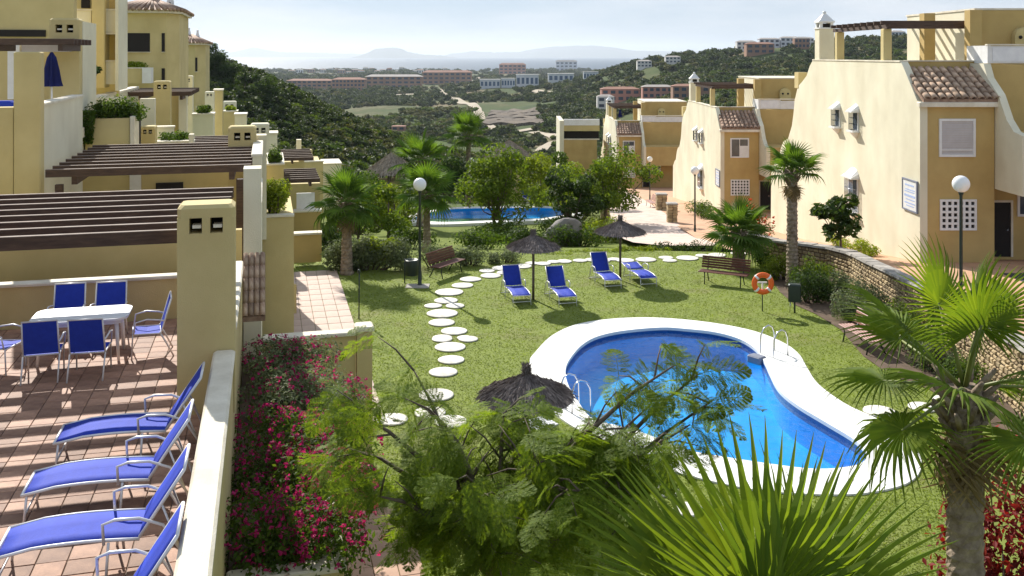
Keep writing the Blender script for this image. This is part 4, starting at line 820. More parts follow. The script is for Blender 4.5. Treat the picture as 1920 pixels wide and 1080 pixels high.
# octagonal-roofed villas
def roofed(u, px0, px1, pxc, pyt, pyb, roof_t, label, wins, chims):
    v = Villa(u + 3, UVZ((px0 + px1) / 2, 0, u)[0], 0, label); k = u / F
    v0, v1, vc_ = UVZ(px0, 0, u)[0], UVZ(px1, 0, u)[0], UVZ(pxc, 0, u)[0]; zt, zb = UVZ(pxc, pyt, u)[1], UVZ(pxc, pyb, u)[1]; ch = v1 - vc_
    poly = [(v0, u), (vc_, u), (v1, u + ch * 1.3), (v1, u + 7), (v0, u + 7)]
    MB().prism([(a - v.v, b_ - v.u) for a, b_ in poly], zb, zt).build('wall', M['yellow'], v.o)
    c = ((v0 + v1) / 2, u + 3.8); big = [(c[0] + (a - c[0]) * 1.14, c[1] + (b_ - c[1]) * 1.14) for a, b_ in poly]
    MB().prism([(c[0] + (a - c[0]) * 1.1 - v.v, c[1] + (b_ - c[1]) * 1.1 - v.u) for a, b_ in poly], zt + .002, zt + .16).build('eave', M['cap'], v.o)
    zr_ = UVZ(pxc, roof_t, u)[1]; rb = MB(); n = len(big); nst = 9
    for i in range(n):                                  # ribbed tile slopes
        a, b_ = Vector((big[i][0] - v.v, big[i][1] - v.u, zt + .17)), Vector((big[(i + 1) % n][0] - v.v, big[(i + 1) % n][1] - v.u, zt + .17)); ap = Vector((c[0] - v.v, c[1] - v.u, zr_)); k2 = max(4, int((b_ - a).length / .3))
        rb.add([a, b_, ap], [(0, 1, 2)])
        for q in range(k2): s0 = a.lerp(b_, (q + .5) / k2); rb.tube([s0 + Vector((0, 0, .03)), s0.lerp(ap, .93) + Vector((0, 0, .03))], [.12, .05], 5)
    rb.build('roof', M['roofx'], v.o)
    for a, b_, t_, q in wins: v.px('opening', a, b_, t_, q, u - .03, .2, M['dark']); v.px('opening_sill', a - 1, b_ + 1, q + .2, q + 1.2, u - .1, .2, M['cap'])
    for a, b_, t_ in chims: ww = (b_ - a) / F * (u + 3); cv = UVZ((a + b_) / 2, 0, u + 3)[0]; zt2 = UVZ((a + b_) / 2, t_, u + 3)[1]; chimney_pot(v.o, cv - v.v, 0.0, zt, max(1.2, zt2 - zt), ww * .9)
    return v
vr = roofed(54, 205, 334, 312, 25, 210, -10, 'upper villa with octagonal tiled roof and wide dark balcony opening', [(224, 281, 62, 97), (303, 309, 62, 97), (303, 309, 128, 150)], [(284, 297, -25), (314, 325, -14)])
vr.px('planter', 222, 266, 129, 156, 52, .9, M['yellow'], cap=M['cap']); vr.px('planter_side', 266.4, 283, 127, 156, 51.8, 1.1, M['white'])
roofed(84, 318, 384, 366, 84, 230, 62, 'farthest upper villa with tiled roof and two pale chimneys against the hill', [(331, 352, 110, 135), (366, 370, 108, 134)], [(351, 358, 54), (367, 374, 58)])
# small stepped blocks and chimneys between the upper row and the hill
sb = [(64, 337, 361, 142, 168, 'low chimney block above the dark pergola of the middle villa'), (70, 384, 401, 172, 214, 'stubby vented chimney nearest the wooded hill, upper of the cluster'), (60, 361, 400, 216, 246, 'planter block with shrub on top below the chimney cluster'), (72, 401, 417, 170, 250, 'tall slim pale pillar within the chimney cluster'), (78, 417, 443, 190, 212, 'wide low chimney at the right end of the cluster'), (76, 418, 445, 210, 250, 'small planter block at the right of the chimney cluster'), (66, 440, 462, 216, 252, 'narrow block below the cluster beside the wooded slope'), (52, 470, 505, 232, 268, 'square vented chimney block standing out right of the cluster'), (58, 497, 520, 252, 300, 'pale green-shadowed block right of the square chimney')]
for i, (u, a, b_, t_, q, lb) in enumerate(sb):
    v0, v1 = UVZ(a, 0, u)[0], UVZ(b_, 0, u)[0]; zt = UVZ((a + b_) / 2, t_, u)[1]; v = Villa(u, (v0 + v1) / 2, -6, lb, 'chimney_block', 'chimney', 'blocks stepping up the hillside')
    if i in (0, 1, 4, 7): v.chimney(v0, v1, u, u + .9, -6, zt, M['cream'])
    else: v.box('wall', v0, v1, u, u + 1.6, -6, zt, M['yellow' if i % 2 else 'cream']); v.box('cap', v0 - .05, v1 + .05, u - .05, u + 1.65, zt + .002, zt + .1, M['cap'])
# ------------------------------------------------------------------ terrace and garden furniture
def make_lounger(flat=False, mats=None):
    """foot at x = 0, head towards +x, width along y, stands on z = 0"""
    o = empty('sun_lounger'); W = .31; zs = .36; hx = 1.30; ba = R(8 if flat else 56); bl = .74
    bt = Vector((hx + bl * math.cos(ba), 0, zs + .02 + bl * math.sin(ba)))
    def seat_z(t): return zs + .035 * math.sin(math.pi * t) - .02 * (1 - t) * (t < .2)
    for s in (-1, 1):
        MB().tube([(0, s * W, zs - .03)] + [(hx * i / 8, s * W, seat_z(i / 8)) for i in range(1, 9)], .017, 6).build('side_rail', M['metal'], o)
        MB().tube([(hx, s * W, zs + .02), tuple(bt + Vector((0, s * W, 0)))], .017, 6).build('back_rail', M['metal'], o)
        MB().tube([(.05, s * (W - .01), zs - .03), (.02, s * W, .0)], .015, 6).build('leg', M['metal'], o)
        MB().tube([(hx - .28, s * (W + .03), zs + .01), (hx - .30, s * (W + .05), 0)], .015, 6).build('leg', M['metal'], o)
        MB().tube([(hx - .32, s * (W + .04), zs), (hx - .33, s * (W + .05), zs + .20), (hx - .22, s * (W + .05), zs + .235), (hx, s * (W + .05), zs + .225), (hx + .22, s * (W + .04), zs + .13), (hx + .5, s * (W + .03), .02)], .016, 6).build('arm', M['metal'], o)
    q = MB(); q.tube([(0, -W, zs - .03), (0, W, zs - .03)], .016, 6); q.tube([(.03, -W, .12), (.03, W, .12)], .012, 5); q.build('foot_bar', M['metal'], o)
    q = MB(); q.tube([tuple(bt + Vector((0, -W, 0))), tuple(bt + Vector((0, W, 0)))], .016, 6); q.build('head_bar', M['metal'], o)
    q = MB(); q.tube([(hx + .5, -W - .03, .02), (hx + .5, W + .03, .02)], .014, 5); q.tube([(hx + bl * .5 * math.cos(ba), -W, zs + bl * .5 * math.sin(ba)), (hx + .42, -W, .09), (hx + .42, W, .09), (hx + bl * .5 * math.cos(ba), W, zs + bl * .5 * math.sin(ba))], .012, 5); q.build('prop', M['metal'], o)
    def sheet(pts, th=.008):
        mb = MB(); vs = []
        for p in pts:
            for y in (-W + .016, -.1, .1, W - .016): vs.append((p[0], y, p[2] - (.012 if abs(y) < .2 else 0)))
        n = len(pts); vs2 = [(a, b_, c - th) for a, b_, c in vs]; fs = []
        for i in range(n - 1):
            for k in range(3): a = i * 4 + k; fs += [(a, a + 4, a + 5, a + 1), (a + 4 * n, a + 4 * n + 1, a + 4 * n + 5, a + 4 * n + 4)]
        for i in range(n - 1): fs += [(i * 4, i * 4 + 4 * n, i * 4 + 4 + 4 * n, i * 4 + 4), (i * 4 + 3, i * 4 + 7, i * 4 + 7 + 4 * n, i * 4 + 3 + 4 * n)]
        fs += [(0, 1, 1 + 4 * n, 4 * n), (1, 2, 2 + 4 * n, 1 + 4 * n), (2, 3, 3 + 4 * n, 2 + 4 * n)]; mb.smooth = True; mb.add(vs + vs2, fs); return mb
    sheet([(.015, 0, zs - .025)] + [(hx * i / 8, 0, seat_z(i / 8) + .006) for i in range(1, 9)]).build('seat', M['fabric'], o)
    sheet([tuple(Vector((hx, 0, zs + .03)).lerp(bt, t) + Vector((-.008, 0, .008))) for t in (0, .25, .5, .75, 1)]).build('backrest', M['fabric'], o)
    return o
lp = make_lounger(); first = [True]
def put(proto, flag, loc, rz, label, cat, group):
    o = proto if flag[0] else copy_tree(proto)
    flag[0] = False; o.location = loc; o.rotation_euler = (0, 0, rz); return tag(o, label, cat, group)
for u, v, lb in ((12.95, -2.52, 'blue terrace sun lounger beside the chimney pillar, farthest of the row of four'), (11.55, -2.56, 'blue terrace sun lounger, second of the row from the chimney pillar'), (10.2, -2.5, 'blue terrace sun lounger, third of the row from the chimney pillar'), (8.85, -2.45, 'blue terrace sun lounger at the bottom edge, only backrest and arms in view')):
    put(lp, first, U(u, v, FZ + .012), A, lb, 'sun lounger', 'sun loungers on the terrace')
hd = math.atan2(.97, -.23)
for x, y, lb in ((.34, 31.8, 'blue sun lounger on the lawn left of the nearer thatched parasol pole'), (1.87, 31.65, 'blue sun lounger on the lawn right of the nearer thatched parasol pole'), (3.63, 34.0, 'blue sun lounger on the lawn left of the farther thatched parasol pole')):
    o = copy_tree(lp, None, (x, y, 0), hd); tag(o, lb, 'sun lounger', 'sun loungers on the lawn')
o = make_lounger(True); o.location = (4.95, 34.3, 0); o.rotation_euler = (0, 0, hd); tag(o, 'sun lounger lying flat on the lawn right of the farther parasol pole', 'sun lounger', 'sun loungers on the lawn')
o = empty('side_table', (.6, 20.6, 0), .6, 'low white slatted side table half hidden by foliage below the pool parasol', 'table')
for i in range(6): MB().bbox(-.3, .3, -.3 + i * .1, -.3 + i * .1 + .08, .40, .425, .008).build('slat', M['plastic'], o)
for sx in (-1, 1): q = MB(); q.tube([(sx * .25, -.28, 0), (sx * .25, .28, .4)], .018, 6); q.tube([(sx * .25, .28, 0), (sx * .25, -.28, .4)], .018, 6); q.build('leg', M['plastic'], o)
for x, y, lb in ((2.6, 71.9, 'tiny blue sun lounger beyond the second pool, right of the trees'), (1.4, 72.2, 'tiny blue sun lounger beyond the second pool, nearer the centre tree')):
    o = copy_tree(lp, None, (x, y, -2.95), hd); tag(o, lb, 'sun lounger', 'sun loungers by the second pool')
def make_chair():
    o = empty('dining_chair'); W = .26                  # faces +y, back at -y
    for s in (-1, 1):
        MB().tube([(s * W, .26, 0), (s * W, .24, .42), (s * W, -.20, .40), (s * (W - .01), -.36, .96)], .014, 6).build('side_frame', M['metal'], o)
        MB().tube([(s * W, -.18, .42), (s * W, -.30, .2), (s * W, -.40, 0)], .014, 6).build('leg', M['metal'], o)
        MB().tube([(s * (W + .01), .23, .42), (s * (W + .03), .20, .62), (s * (W + .03), .02, .66), (s * (W + .02), -.18, .63), (s * W, -.27, .60)], .013, 6).build('arm', M['metal'], o)
    q = MB(); q.tube([(-W, -.365, .965), (W, -.365, .965)], .014, 6); q.tube([(-W, .24, .41), (W, .24, .41)], .013, 6); q.tube([(-W, -.2, .395), (W, -.2, .395)], .013, 6); q.build('cross_bars', M['metal'], o)
    MB().add([(-W + .014, .235, .425), (W - .014, .235, .425), (W - .014, .02, .40), (-W + .014, .02, .40), (W - .014, -.19, .405), (-W + .014, -.19, .405), (-W + .014, .235, .417), (W - .014, .235, .417), (W - .014, .02, .392), (-W + .014, .02, .392), (W - .014, -.19, .397), (-W + .014, -.19, .397)], [(0, 3, 2, 1), (3, 5, 4, 2), (6, 7, 8, 9), (9, 8, 10, 11)]).build('seat', M['fabric'], o)
    MB().add([(-W + .014, -.20, .42), (W - .014, -.20, .42), (W - .014, -.355, .955), (-W + .014, -.355, .955), (-W + .014, -.212, .42), (W - .014, -.212, .42), (W - .014, -.367, .955), (-W + .014, -.367, .955)], [(0, 1, 2, 3), (5, 4, 7, 6), (0, 4, 5, 1), (3, 2, 6, 7)]).build('backrest', M['fabric'], o)
    return o
ch = make_chair(); first = [True]
for u, v, rz, lb in ((16.42, -3.42, .05, 'blue sling dining chair, near left one with its back to us'), (16.35, -2.72, -.04, 'blue sling dining chair, near right one with its back to us'), (18.2, -3.42, math.pi, 'blue sling dining chair on the far side of the table, left one'), (18.15, -2.72, math.pi, 'blue sling dining chair on the far side of the table, right one'), (17.2, -1.95, math.pi / 2 + .12, 'dining chair at the right end of the table seen side-on'), (16.9, -4.15, -math.pi / 2 - .35, 'dining chair at the left end of the table cut by the frame')):
    put(ch, first, U(u, v, FZ + .012), A + rz, lb, 'chair', 'dining chairs round the white table')
t = empty('dining_table', U(17.25, -3.0, FZ + .012), A, 'white rounded patio table with blue chairs on the tiled terrace', 'table')
def rr(w, h, r, n=6): return [(sx * (w - r) + r * math.cos(a0 + math.pi / 2 * i / n), sy * (h - r) + r * math.sin(a0 + math.pi / 2 * i / n)) for sx, sy, a0 in ((1, 1, 0), (-1, 1, math.pi / 2), (-1, -1, math.pi), (1, -1, 1.5 * math.pi)) for i in range(n + 1)]
MB().prism(rr(.76, .46, .2), .705, .74).build('table_top', M['plastic'], t); MB().prism(rr(.68, .38, .14), .63, .704).build('apron', M['plastic'], t)
for sx in (-1, 1):
    for sy in (-1, 1): MB().tube([(sx * .58, sy * .3, .64), (sx * .62, sy * .33, 0)], [.035, .022], 8).build('leg', M['plastic'], t)
# folded parasol on the upper terrace
c = U(26.8, UVZ(97, 0, 26.8)[0], 6.2); pa = empty('folded_parasol', c, 0, 'folded navy parasol standing on the upper left terrace', 'parasol')
zt = UVZ(97, 99, 26.8)[1] - 6.2; zb_ = UVZ(97, 162, 26.8)[1] - 6.2
MB().tube([(0, 0, 0), (0, 0, zt)], .022, 6).build('pole', M['plastic'], pa); q = MB(); n = 16; prof = [(.02, zt + .02), (.09, zt - .12), (.15, zt - .45), (.19, zb_ + .12), (.22, zb_)]; vs = []; fs = []
for r_, z in prof:
    for k in range(n): a = 6.2832 * k / n; w_ = r_ * (1.25 if k % 2 else .72); vs.append((w_ * math.cos(a), w_ * math.sin(a), z))
for i in range(len(prof) - 1):
    for k in range(n): j = (k + 1) % n; fs.append((i * n + j, i * n + k, (i + 1) * n + k, (i + 1) * n + j))
q.add(vs, fs); q.build('canopy', M['navy'], pa); MB().lathe([(.02, 0), (.26, 0), (.25, .07), (.05, .12)], 14).build('base', M['plastic'], pa)
tag(copy_tree(pa, None, (12.7, 111.6, -.29), 0), 'folded blue parasol on the roof terrace of the farthest stepped house', 'parasol')
o = empty('cushion', P(5, 193, 24.0), A, 'blue cushion on the parapet at the left edge', 'cushion'); MB().bbox(-.5, .28, -.2, .2, -.08, .06, .04).build('pad', M['fabric'], o)
# thatched parasols
def make_thatch():
    o = empty('thatched_parasol'); MB().tube([(0, 0, -.1), (.005, 0, 1.2), (0, 0, 2.12)], .045, 8).build('pole', M['bark'], o)
    n = 2600; a = rng.uniform(0, 6.283, n); t = rng.uniform(.05, 1.0, n); r0 = .92 * t; z0 = 2.20 - .44 * t + .04 * t * t
    c = np.column_stack([np.cos(a) * r0, np.sin(a) * r0, z0 + rng.normal(size=n) * .015]); d = np.column_stack([np.cos(a), np.sin(a), np.full(n, -.55)]) + rng.normal(size=(n, 3)) * .13; d /= np.linalg.norm(d, axis=1, keepdims=True)
    nr = np.column_stack([np.cos(a) * .5, np.sin(a) * .5, np.full(n, .85)]) + rng.normal(size=(n, 3)) * .2; nr /= np.linalg.norm(nr, axis=1, keepdims=True); v, f = leaf_quads(c, nr, rng.uniform(.16, .34, n), .12, d)
    k = len(v); cone = MB().lathe([(.92, 1.77), (.90, 1.79), (.5, 1.97), (.12, 2.15), (.03, 2.24)], 28)
    cv = np.array(cone.v); q = [x for x in cone.f if len(x) == 4]; v2 = np.concatenate([v, cv]); f2 = np.concatenate([f, np.array(q) + k]); link('canopy', raw_mesh(v2, f2, M['thatch']), o)
    n = 260; a = rng.uniform(0, 6.283, n); c = np.column_stack([np.cos(a) * .06, np.sin(a) * .06, rng.uniform(2.2, 2.38, n)]); d = np.column_stack([np.cos(a) * .25, np.sin(a) * .25, np.ones(n)]) + rng.normal(size=(n, 3)) * .2; d /= np.linalg.norm(d, axis=1, keepdims=True); v, f = leaf_quads(c, rand_dirs(n), np.full(n, .2), .12, d); link('tuft', raw_mesh(v, f, M['thatch']), o)
    rb = MB()
    for i in range(8): a = 6.2832 * i / 8; rb.tube([(0, 0, 2.1), (.86 * math.cos(a), .86 * math.sin(a), 1.76)], .012, 4)
    rb.build('ribs', M['bark'], o); return o
tp = make_thatch(); first = [True]
for x, y, lb in ((.73, 32.6, 'grey thatched parasol over the two left lawn loungers'), (4.04, 35.4, 'grey thatched parasol by the right lawn loungers, in front of the path'), (.28, 18.4, 'grey thatched parasol at the pool edge behind the feathery tree')):
    put(tp, first, (x, y, 0), random.random() * 3, lb, 'parasol', 'thatched parasols on the lawn')
# benches
def make_bench(m):
    o = empty('park_bench'); L = .9                    # sits facing -y
    for i in range(5): y = -.28 + i * .095; MB().bbox(-L, L, y, y + .08, .43 + .01 * (i in (0, 4)), .465, .01).build('seat_slat', m, o)
    for i in range(5): z = .52 + i * .085; y = .20 + i * .03; MB().bbox(-L, L, y, y + .03, z, z + .072, .008).build('back_slat', m, o)
    for s in (-1, 1):
        q = MB(); q.tube([(s * .66, -.26, 0), (s * .66, -.20, .25), (s * .66, -.24, .42), (s * .66, .18, .42), (s * .66, .36, .93)], .022, 6); q.tube([(s * .66, .12, .42), (s * .66, .22, .2), (s * .66, .34, 0)], .022, 6); q.build('leg', M['green_metal'], o)
    return o
b1 = make_bench(M['wood']); first = [True]
put(b1, first, (-2.5, 36.3, 0), math.atan2(2.0, 1.15), 'brown slatted bench beside the lamp post and the bin', 'bench', 'benches on the lawn')
put(b1, first, (7.75, 34.7, 0), math.atan2(-.75, 1.42), 'brown slatted bench under the short palm by the life ring', 'bench', 'benches on the lawn')
b3 = make_bench(M['pinkwood']); put(b3, [True], (10.05, 27.2, 0), math.atan2(-2.3, .35), 'pinkish sunlit bench at the edge of the bed by the stone wall', 'bench', 'benches on the lawn')
o = copy_tree(b3, None, (11.0, 75, zr(75)), math.atan2(-2.3, .2)); tag(o, 'small pinkish bench on the right side of the distant pale path', 'bench', 'benches along the paved path')
# lamps
def make_lamp():
    o = empty('lamp_post'); MB().lathe([(.10, -.05), (.10, .03), (.07, .05), (.062, .5), (.05, .55), (.042, 3.35), (.06, 3.38), (.075, 3.44), (.055, 3.47)], 12).build('post', M['green_metal'], o)
    MB().sphere((0, 0, 3.68), .24, 24, 16).build('globe', M['globe'], o); return o
lm = make_lamp(); first = [True]
tz = lambda x, y: float(terr(x, y))
for x, y, z, lb in ((-3.36, 34.6, 0, 'lamp post with white globe on the lawn beside the bin'), (12.77, 27, zr(27), 'lamp post with large white globe in front of the nearest house lattice'), (10.6, 55, zr(55) + .02, 'lamp post on the right edge of the pale path against the second house'), (12.2, 84, zr(84), 'lamp post under the farthest house beside the umbrella-shaped tree'), (-11.7, 56.5, -3.3, 'lamp post half hidden behind the left palm near the villas'), (-14.6, 104, tz(-14.6, 104), 'tiny lamp globe above the thatched pavilion'), (-4.4, 104, tz(-4.4, 104) + 1.2, 'tiny lamp globe left of the grey thatched roof'), (-1.6, 106, tz(-1.6, 106) + 1.2, 'tiny lamp globe just below the grey thatched roof')):
    put(lm, first, (x, y, z), 0, lb, 'lamp', 'globe lamps of the garden')
sl = MB().bbox(-.55, .3, -.3, .3, -.01, .03, .01).build('lamp_footing', M['stone_cap'], None, (-3.3, 34.45, 0)); tag(sl, 'pale concrete footing slab at the foot of the lawn lamp', 'slab')
g = G(673, 598); o = empty('garden_pole', g, 0, 'thin dark garden pole standing alone on the left lawn', 'pole'); MB().tube([(0, 0, -.1), (.01, 0, 1.5)], .022, 6).build('shaft', M['green_metal'], o); MB().lathe([(.05, 1.46), (.05, 1.54), (.02, 1.58)], 8).build('head', M['green_metal'], o)
# bin, post box, life ring
o = empty('litter_bin', (-3.70, 35.0, 0), .3, 'dark green litter bin on legs beside the lawn lamp', 'bin'); MB().lathe([(.22, .28), (.25, .30), (.26, .82), (.24, .86), (.20, .80)], 14).build('bucket', M['green_metal'], o)
for s in (-1, 1): MB().tube([(s * .26, 0, -.05), (s * .26, 0, .9)], .022, 6).build('post', M['green_metal'], o)
o = empty('notice_box', (9.2, 30.9, 0), -.3, 'dark box on a post at the edge of the planting bed', 'box'); MB().tube([(0, 0, -.05), (0, 0, .4)], .03, 6).build('post', M['green_metal'], o); MB().tube([(-.16, .02, -.05), (-.13, .02, .4)], .015, 6).build('side_post', M['steel'], o); MB().bbox(-.20, .20, -.14, .14, .38, .95, .03).build('case', M['green_metal'], o)
o = empty('life_ring', (8.2, 31.1, .93), 0, 'orange life ring hung on a thin post at the pool lawn', 'life ring'); q = MB(); vs = []; fs = []; n, k = 32, 10
for i in range(n):
    a = 6.2832 * i / n
    for j in range(k): b_ = 6.2832 * j / k; r_ = .28 + .088 * math.cos(b_); vs.append((r_ * math.cos(a), -.07 + .075 * math.sin(b_), r_ * math.sin(a)))
for i in range(n):
    for j in range(k): fs.append((i * k + j, i * k + (j + 1) % k, ((i + 1) % n) * k + (j + 1) % k, ((i + 1) % n) * k + j))
q.smooth = True; q.add(vs, fs); q.build('ring', M['orange'], o)
for i in range(4): a = math.pi / 4 + i * math.pi / 2; MB().lathe([(.092, -.035), (.092, .035)], 10).build('band', M['plastic'], o, (.28 * math.cos(a), -.07, .28 * math.sin(a)), (0, -a, 0))
o = empty('ring_stand', (8.2, 31.1, 0), 0, 'thin post with white T bracket that carries the life ring', 'post'); MB().tube([(0, 0, -.1), (0, 0, .86)], .018, 6).build('post', M['green_metal'], o); q = MB(); q.box(-.15, .15, -.03, .015, .93, .97); q.box(-.022, .022, -.03, .015, .70, .929); q.build('bracket', M['plastic'], o)
# pool ladders
def ladder(loc, rz, lb):
    o = empty('pool_ladder', loc, rz, lb, 'ladder', 'steel ladders of the pool')       # water towards -y
    for s in (-.26, .26): MB().tube([(s, .45, .0), (s, .44, .5), (s, .36, .68), (s, .22, .74), (s, .05, .68), (s, -.06, .5), (s, -.08, 0), (s, -.08, -1.2)], .021, 8).build('rail', M['steel'], o)
    for z in (-.25, -.55, -.85): MB().bbox(-.25, .25, -.12, -.04, z, z + .03, .008).build('tread', M['steel'], o)
g = G(1442, 668); ladder((g.x, g.y, .03), R(-62), 'steel pool ladder on the right side of the pool')
g = G(1092, 765); ladder((g.x, g.y, .03), R(118), 'steel pool ladder on the left side of the pool behind the branches')
g = G(1428, 672); o = empty('pool_float', (g.x - .12, g.y + .05, -.1), -.9, 'dark grey box floating at the foot of the right pool ladder', 'box'); MB().bbox(-.22, .22, -.16, .16, -.03, .17, .03).build('body', M['slate'], o)
# ------------------------------------------------------------------ planting
fan_variants('near', M['fan_near'], .92, .48, nseg=52, fused=.55)
fan_variants('side', M['fan_near'], .82, .92, nseg=44, fused=.46)
fan_variants('mid', M['fan'], .85, .75, nseg=30)
FAN['dead'] = [fan_mesh(.8, .5, M['dead'], 22, 120, .8, .5, -.1, 11), fan_mesh(.75, .5, M['dead'], 22, 110, .9, .5, -.2, 12)]
# foreground palms
fr_near = [(97, 72, 1.05, 0), (150, 46, 1.05, 0), (40, 48, 1.0, 0), (178, 22, .95, 1), (15, 24, .95, 1), (75, 12, .9, 1), (118, 8, .9, 1), (235, 50, .8, 0), (300, 50, .8, 0), (135, 78, .95, 3), (262, 74, .7, 3), (205, 5, .9, 2), (340, 2, .9, 2)]
fan_palm('fan_palm', (1.30, 4.75, -.1), 5.22, .17, 'fan palm crown filling the bottom of the view, nearest to us', 'near', seed=3, fronds=fr_near)
fan_palm('fan_palm', (4.72, 9.9, -.1), 5.05, .19, 'tall fan palm with shaggy trunk at the right edge, in front of the pool', 'side', 15, 1.0, seed=9, els=(78, -42), deads=5)
# feathery tree in front
fv = [feather_mesh(.42, 7, 12, i) for i in range(4)]; fm = [raw_mesh(v, f, M['feather']) for v, f in fv]
ft = empty('feathery_tree', (-.2, 10.6, 0), 0, 'feathery-leaved tree spreading in front of the pool, with long bare branches', 'tree')
tb = MB(); tips = []; r_ = random.Random(5)
tb.tube([(0, 0, -.1), (.05, -.03, 1.2), (0, .05, 2.3), (-.05, .1, 3.0)], [.13, .11, .09, .075], 9)
mains = [(-1.55, .1, 4.35), (-1.0, .9, 4.6), (-.5, -.5, 4.45), (.1, .5, 4.2), (.55, -.4, 4.05), (1.1, .5, 4.1), (-1.2, -.7, 3.8), (.9, -.8, 3.9), (1.55, .1, 3.9), (-.2, -1.0, 4.1), (-1.7, .6, 3.75), (.3, 1.2, 3.7), (2.35, .35, 4.72), (2.15, -.2, 4.35), (2.05, .25, 4.85), (1.75, .1, 4.45), (2.45, .1, 4.5), (-.6, .2, 3.7), (.45, .2, 3.75), (1.45, -.3, 3.35), (1.0, .4, 3.2), (-.95, .1, 3.2), (0, -.8, 3.25)]
for x, y, z in mains:
    s = Vector((r_.uniform(-.05, .05), r_.uniform(0, .12), r_.uniform(2.1, 3.0))); e = Vector((x, y, z)); mid = s.lerp(e, .5) + Vector((0, 0, .22)); pts = [s, s.lerp(mid, .5) + Vector((0, 0, .05)), mid, mid.lerp(e, .55) + Vector((0, 0, .06)), e]
    tb.tube(pts, [.05, .042, .032, .02, .008], 6)
    for q in range(9):
        t_ = r_.uniform(.35, 1); i0 = min(3, int(t_ * 4)); a = pts[i0].lerp(pts[i0 + 1], t_ * 4 - i0); b_ = a + Vector((r_.uniform(-.5, .5), r_.uniform(-.5, .5), r_.uniform(-.25, .45))); tb.tube([a, a.lerp(b_, .5) + Vector((0, 0, .05)), b_], [.014, .01, .004], 5); tips += [b_] * 2 + [a.lerp(b_, .5)]
    tips += [e] * 4
tb.build('trunk', M['bark'], ft)
r_.shuffle(tips); lv = []
for p_ in tips:
    az = math.atan2(p_.y, p_.x) + r_.uniform(-1.5, 1.5); lv.append((p_, (r_.uniform(-1.0, 1.0), r_.uniform(-.4, 1.0), az), r_.uniform(.75, 1.3), r_.randrange(4)))
lv.sort(key=lambda q: q[0].y); V = []; Fq = []; nn = 0
for k, (p_, e, s, vi) in enumerate(lv):
    if k < 295: link('leaf', fm[vi], ft, p_, e, s)
    else:
        Mx = np.array((Matrix.Translation(p_) @ Euler(e).to_matrix().to_4x4() @ Matrix.Scale(s, 4))); v, f = fv[vi]; V.append(v @ Mx[:3, :3].T + Mx[:3, 3]); Fq.append(f + nn); nn += len(v)
if V: link('foliage', raw_mesh(np.concatenate(V), np.concatenate(Fq), M['feather']), ft)['kind'] = 'stuff'
# flowers in the planter
for u, v, rx, ry, h, lf, fn, lb in ((12.0, .42, 1.1, 1.15, .95, 'leaf', 420, 'magenta flowering bush at the near end of the planter'), (13.9, .45, 1.15, 1.2, .95, 'leaf', 420, 'magenta flowering bush in the middle of the planter'), (15.9, .5, 1.15, 1.2, .90, 'leaf_grey', 200, 'duller pink flowering bush past the middle of the planter'), (17.9, .45, 1.05, 1.25, .85, 'leaf_grey', 230, 'pale pink-brown flowering bush against the garden wall')):
    bush('flowering_bush', U(u, v, 2.30), (rx, ry, h), lb, M[lf], 5600, .075, 'flowering bushes in the planter', lobes=16, flower=M['flower'], fn=int(fn * 1.75), rz=A, fsize=.05)
# hedge, lavender and shrubs round the lawn
def gp(px, py, z=0.0): q = G(px, py, z); return (q.x, q.y, z)
bush('hedge', gp(690, 506), (1.75, .6, 1.35), 'grey-green clipped hedge behind the left palm trunk', M['leaf_grey'], 9000, .12, cat='hedge', lobes=34)
for px, py, rx, h, lf, n, lb in ((600 + 215, 500, 1.0, .95, 'leaf_grey', 1900, 'grey lavender mound left behind the brown bench'), (880, 497, 1.0, .85, 'leaf_grey', 1900, 'grey lavender mound right behind the brown bench'), (945, 492, .8, .6, 'leaf_grey', 1300, 'low grey lavender mound beside the stepping stones')): bush('lavender', gp(px, py), (rx, .6, h), lb, M[lf], n, .10, 'lavender mounds', lobes=12)
for px, py, z, rx, ry, h, lf, n, lb in ((1010, 484, -.2, 1.5, .35, .3, 'leaf_lime', 1500, 'low lime ground cover behind the nearer parasol'), (1110, 480, -.2, 1.6, .35, .35, 'leaf_lime', 1500, 'low lime ground cover behind the farther parasol'), (1200, 477, -.2, 1.4, .35, .40, 'leaf_lime', 1500, 'lime clipped border right of the farther parasol'), (1290, 473, -.2, 1.6, .45, .50, 'leaf_dark', 2000, 'dark clipped border in front of the pale path')): bush('low_border', gp(px, py, z), (rx, ry, h), lb, M[lf], n, .09, 'low clipped borders', lobes=14)
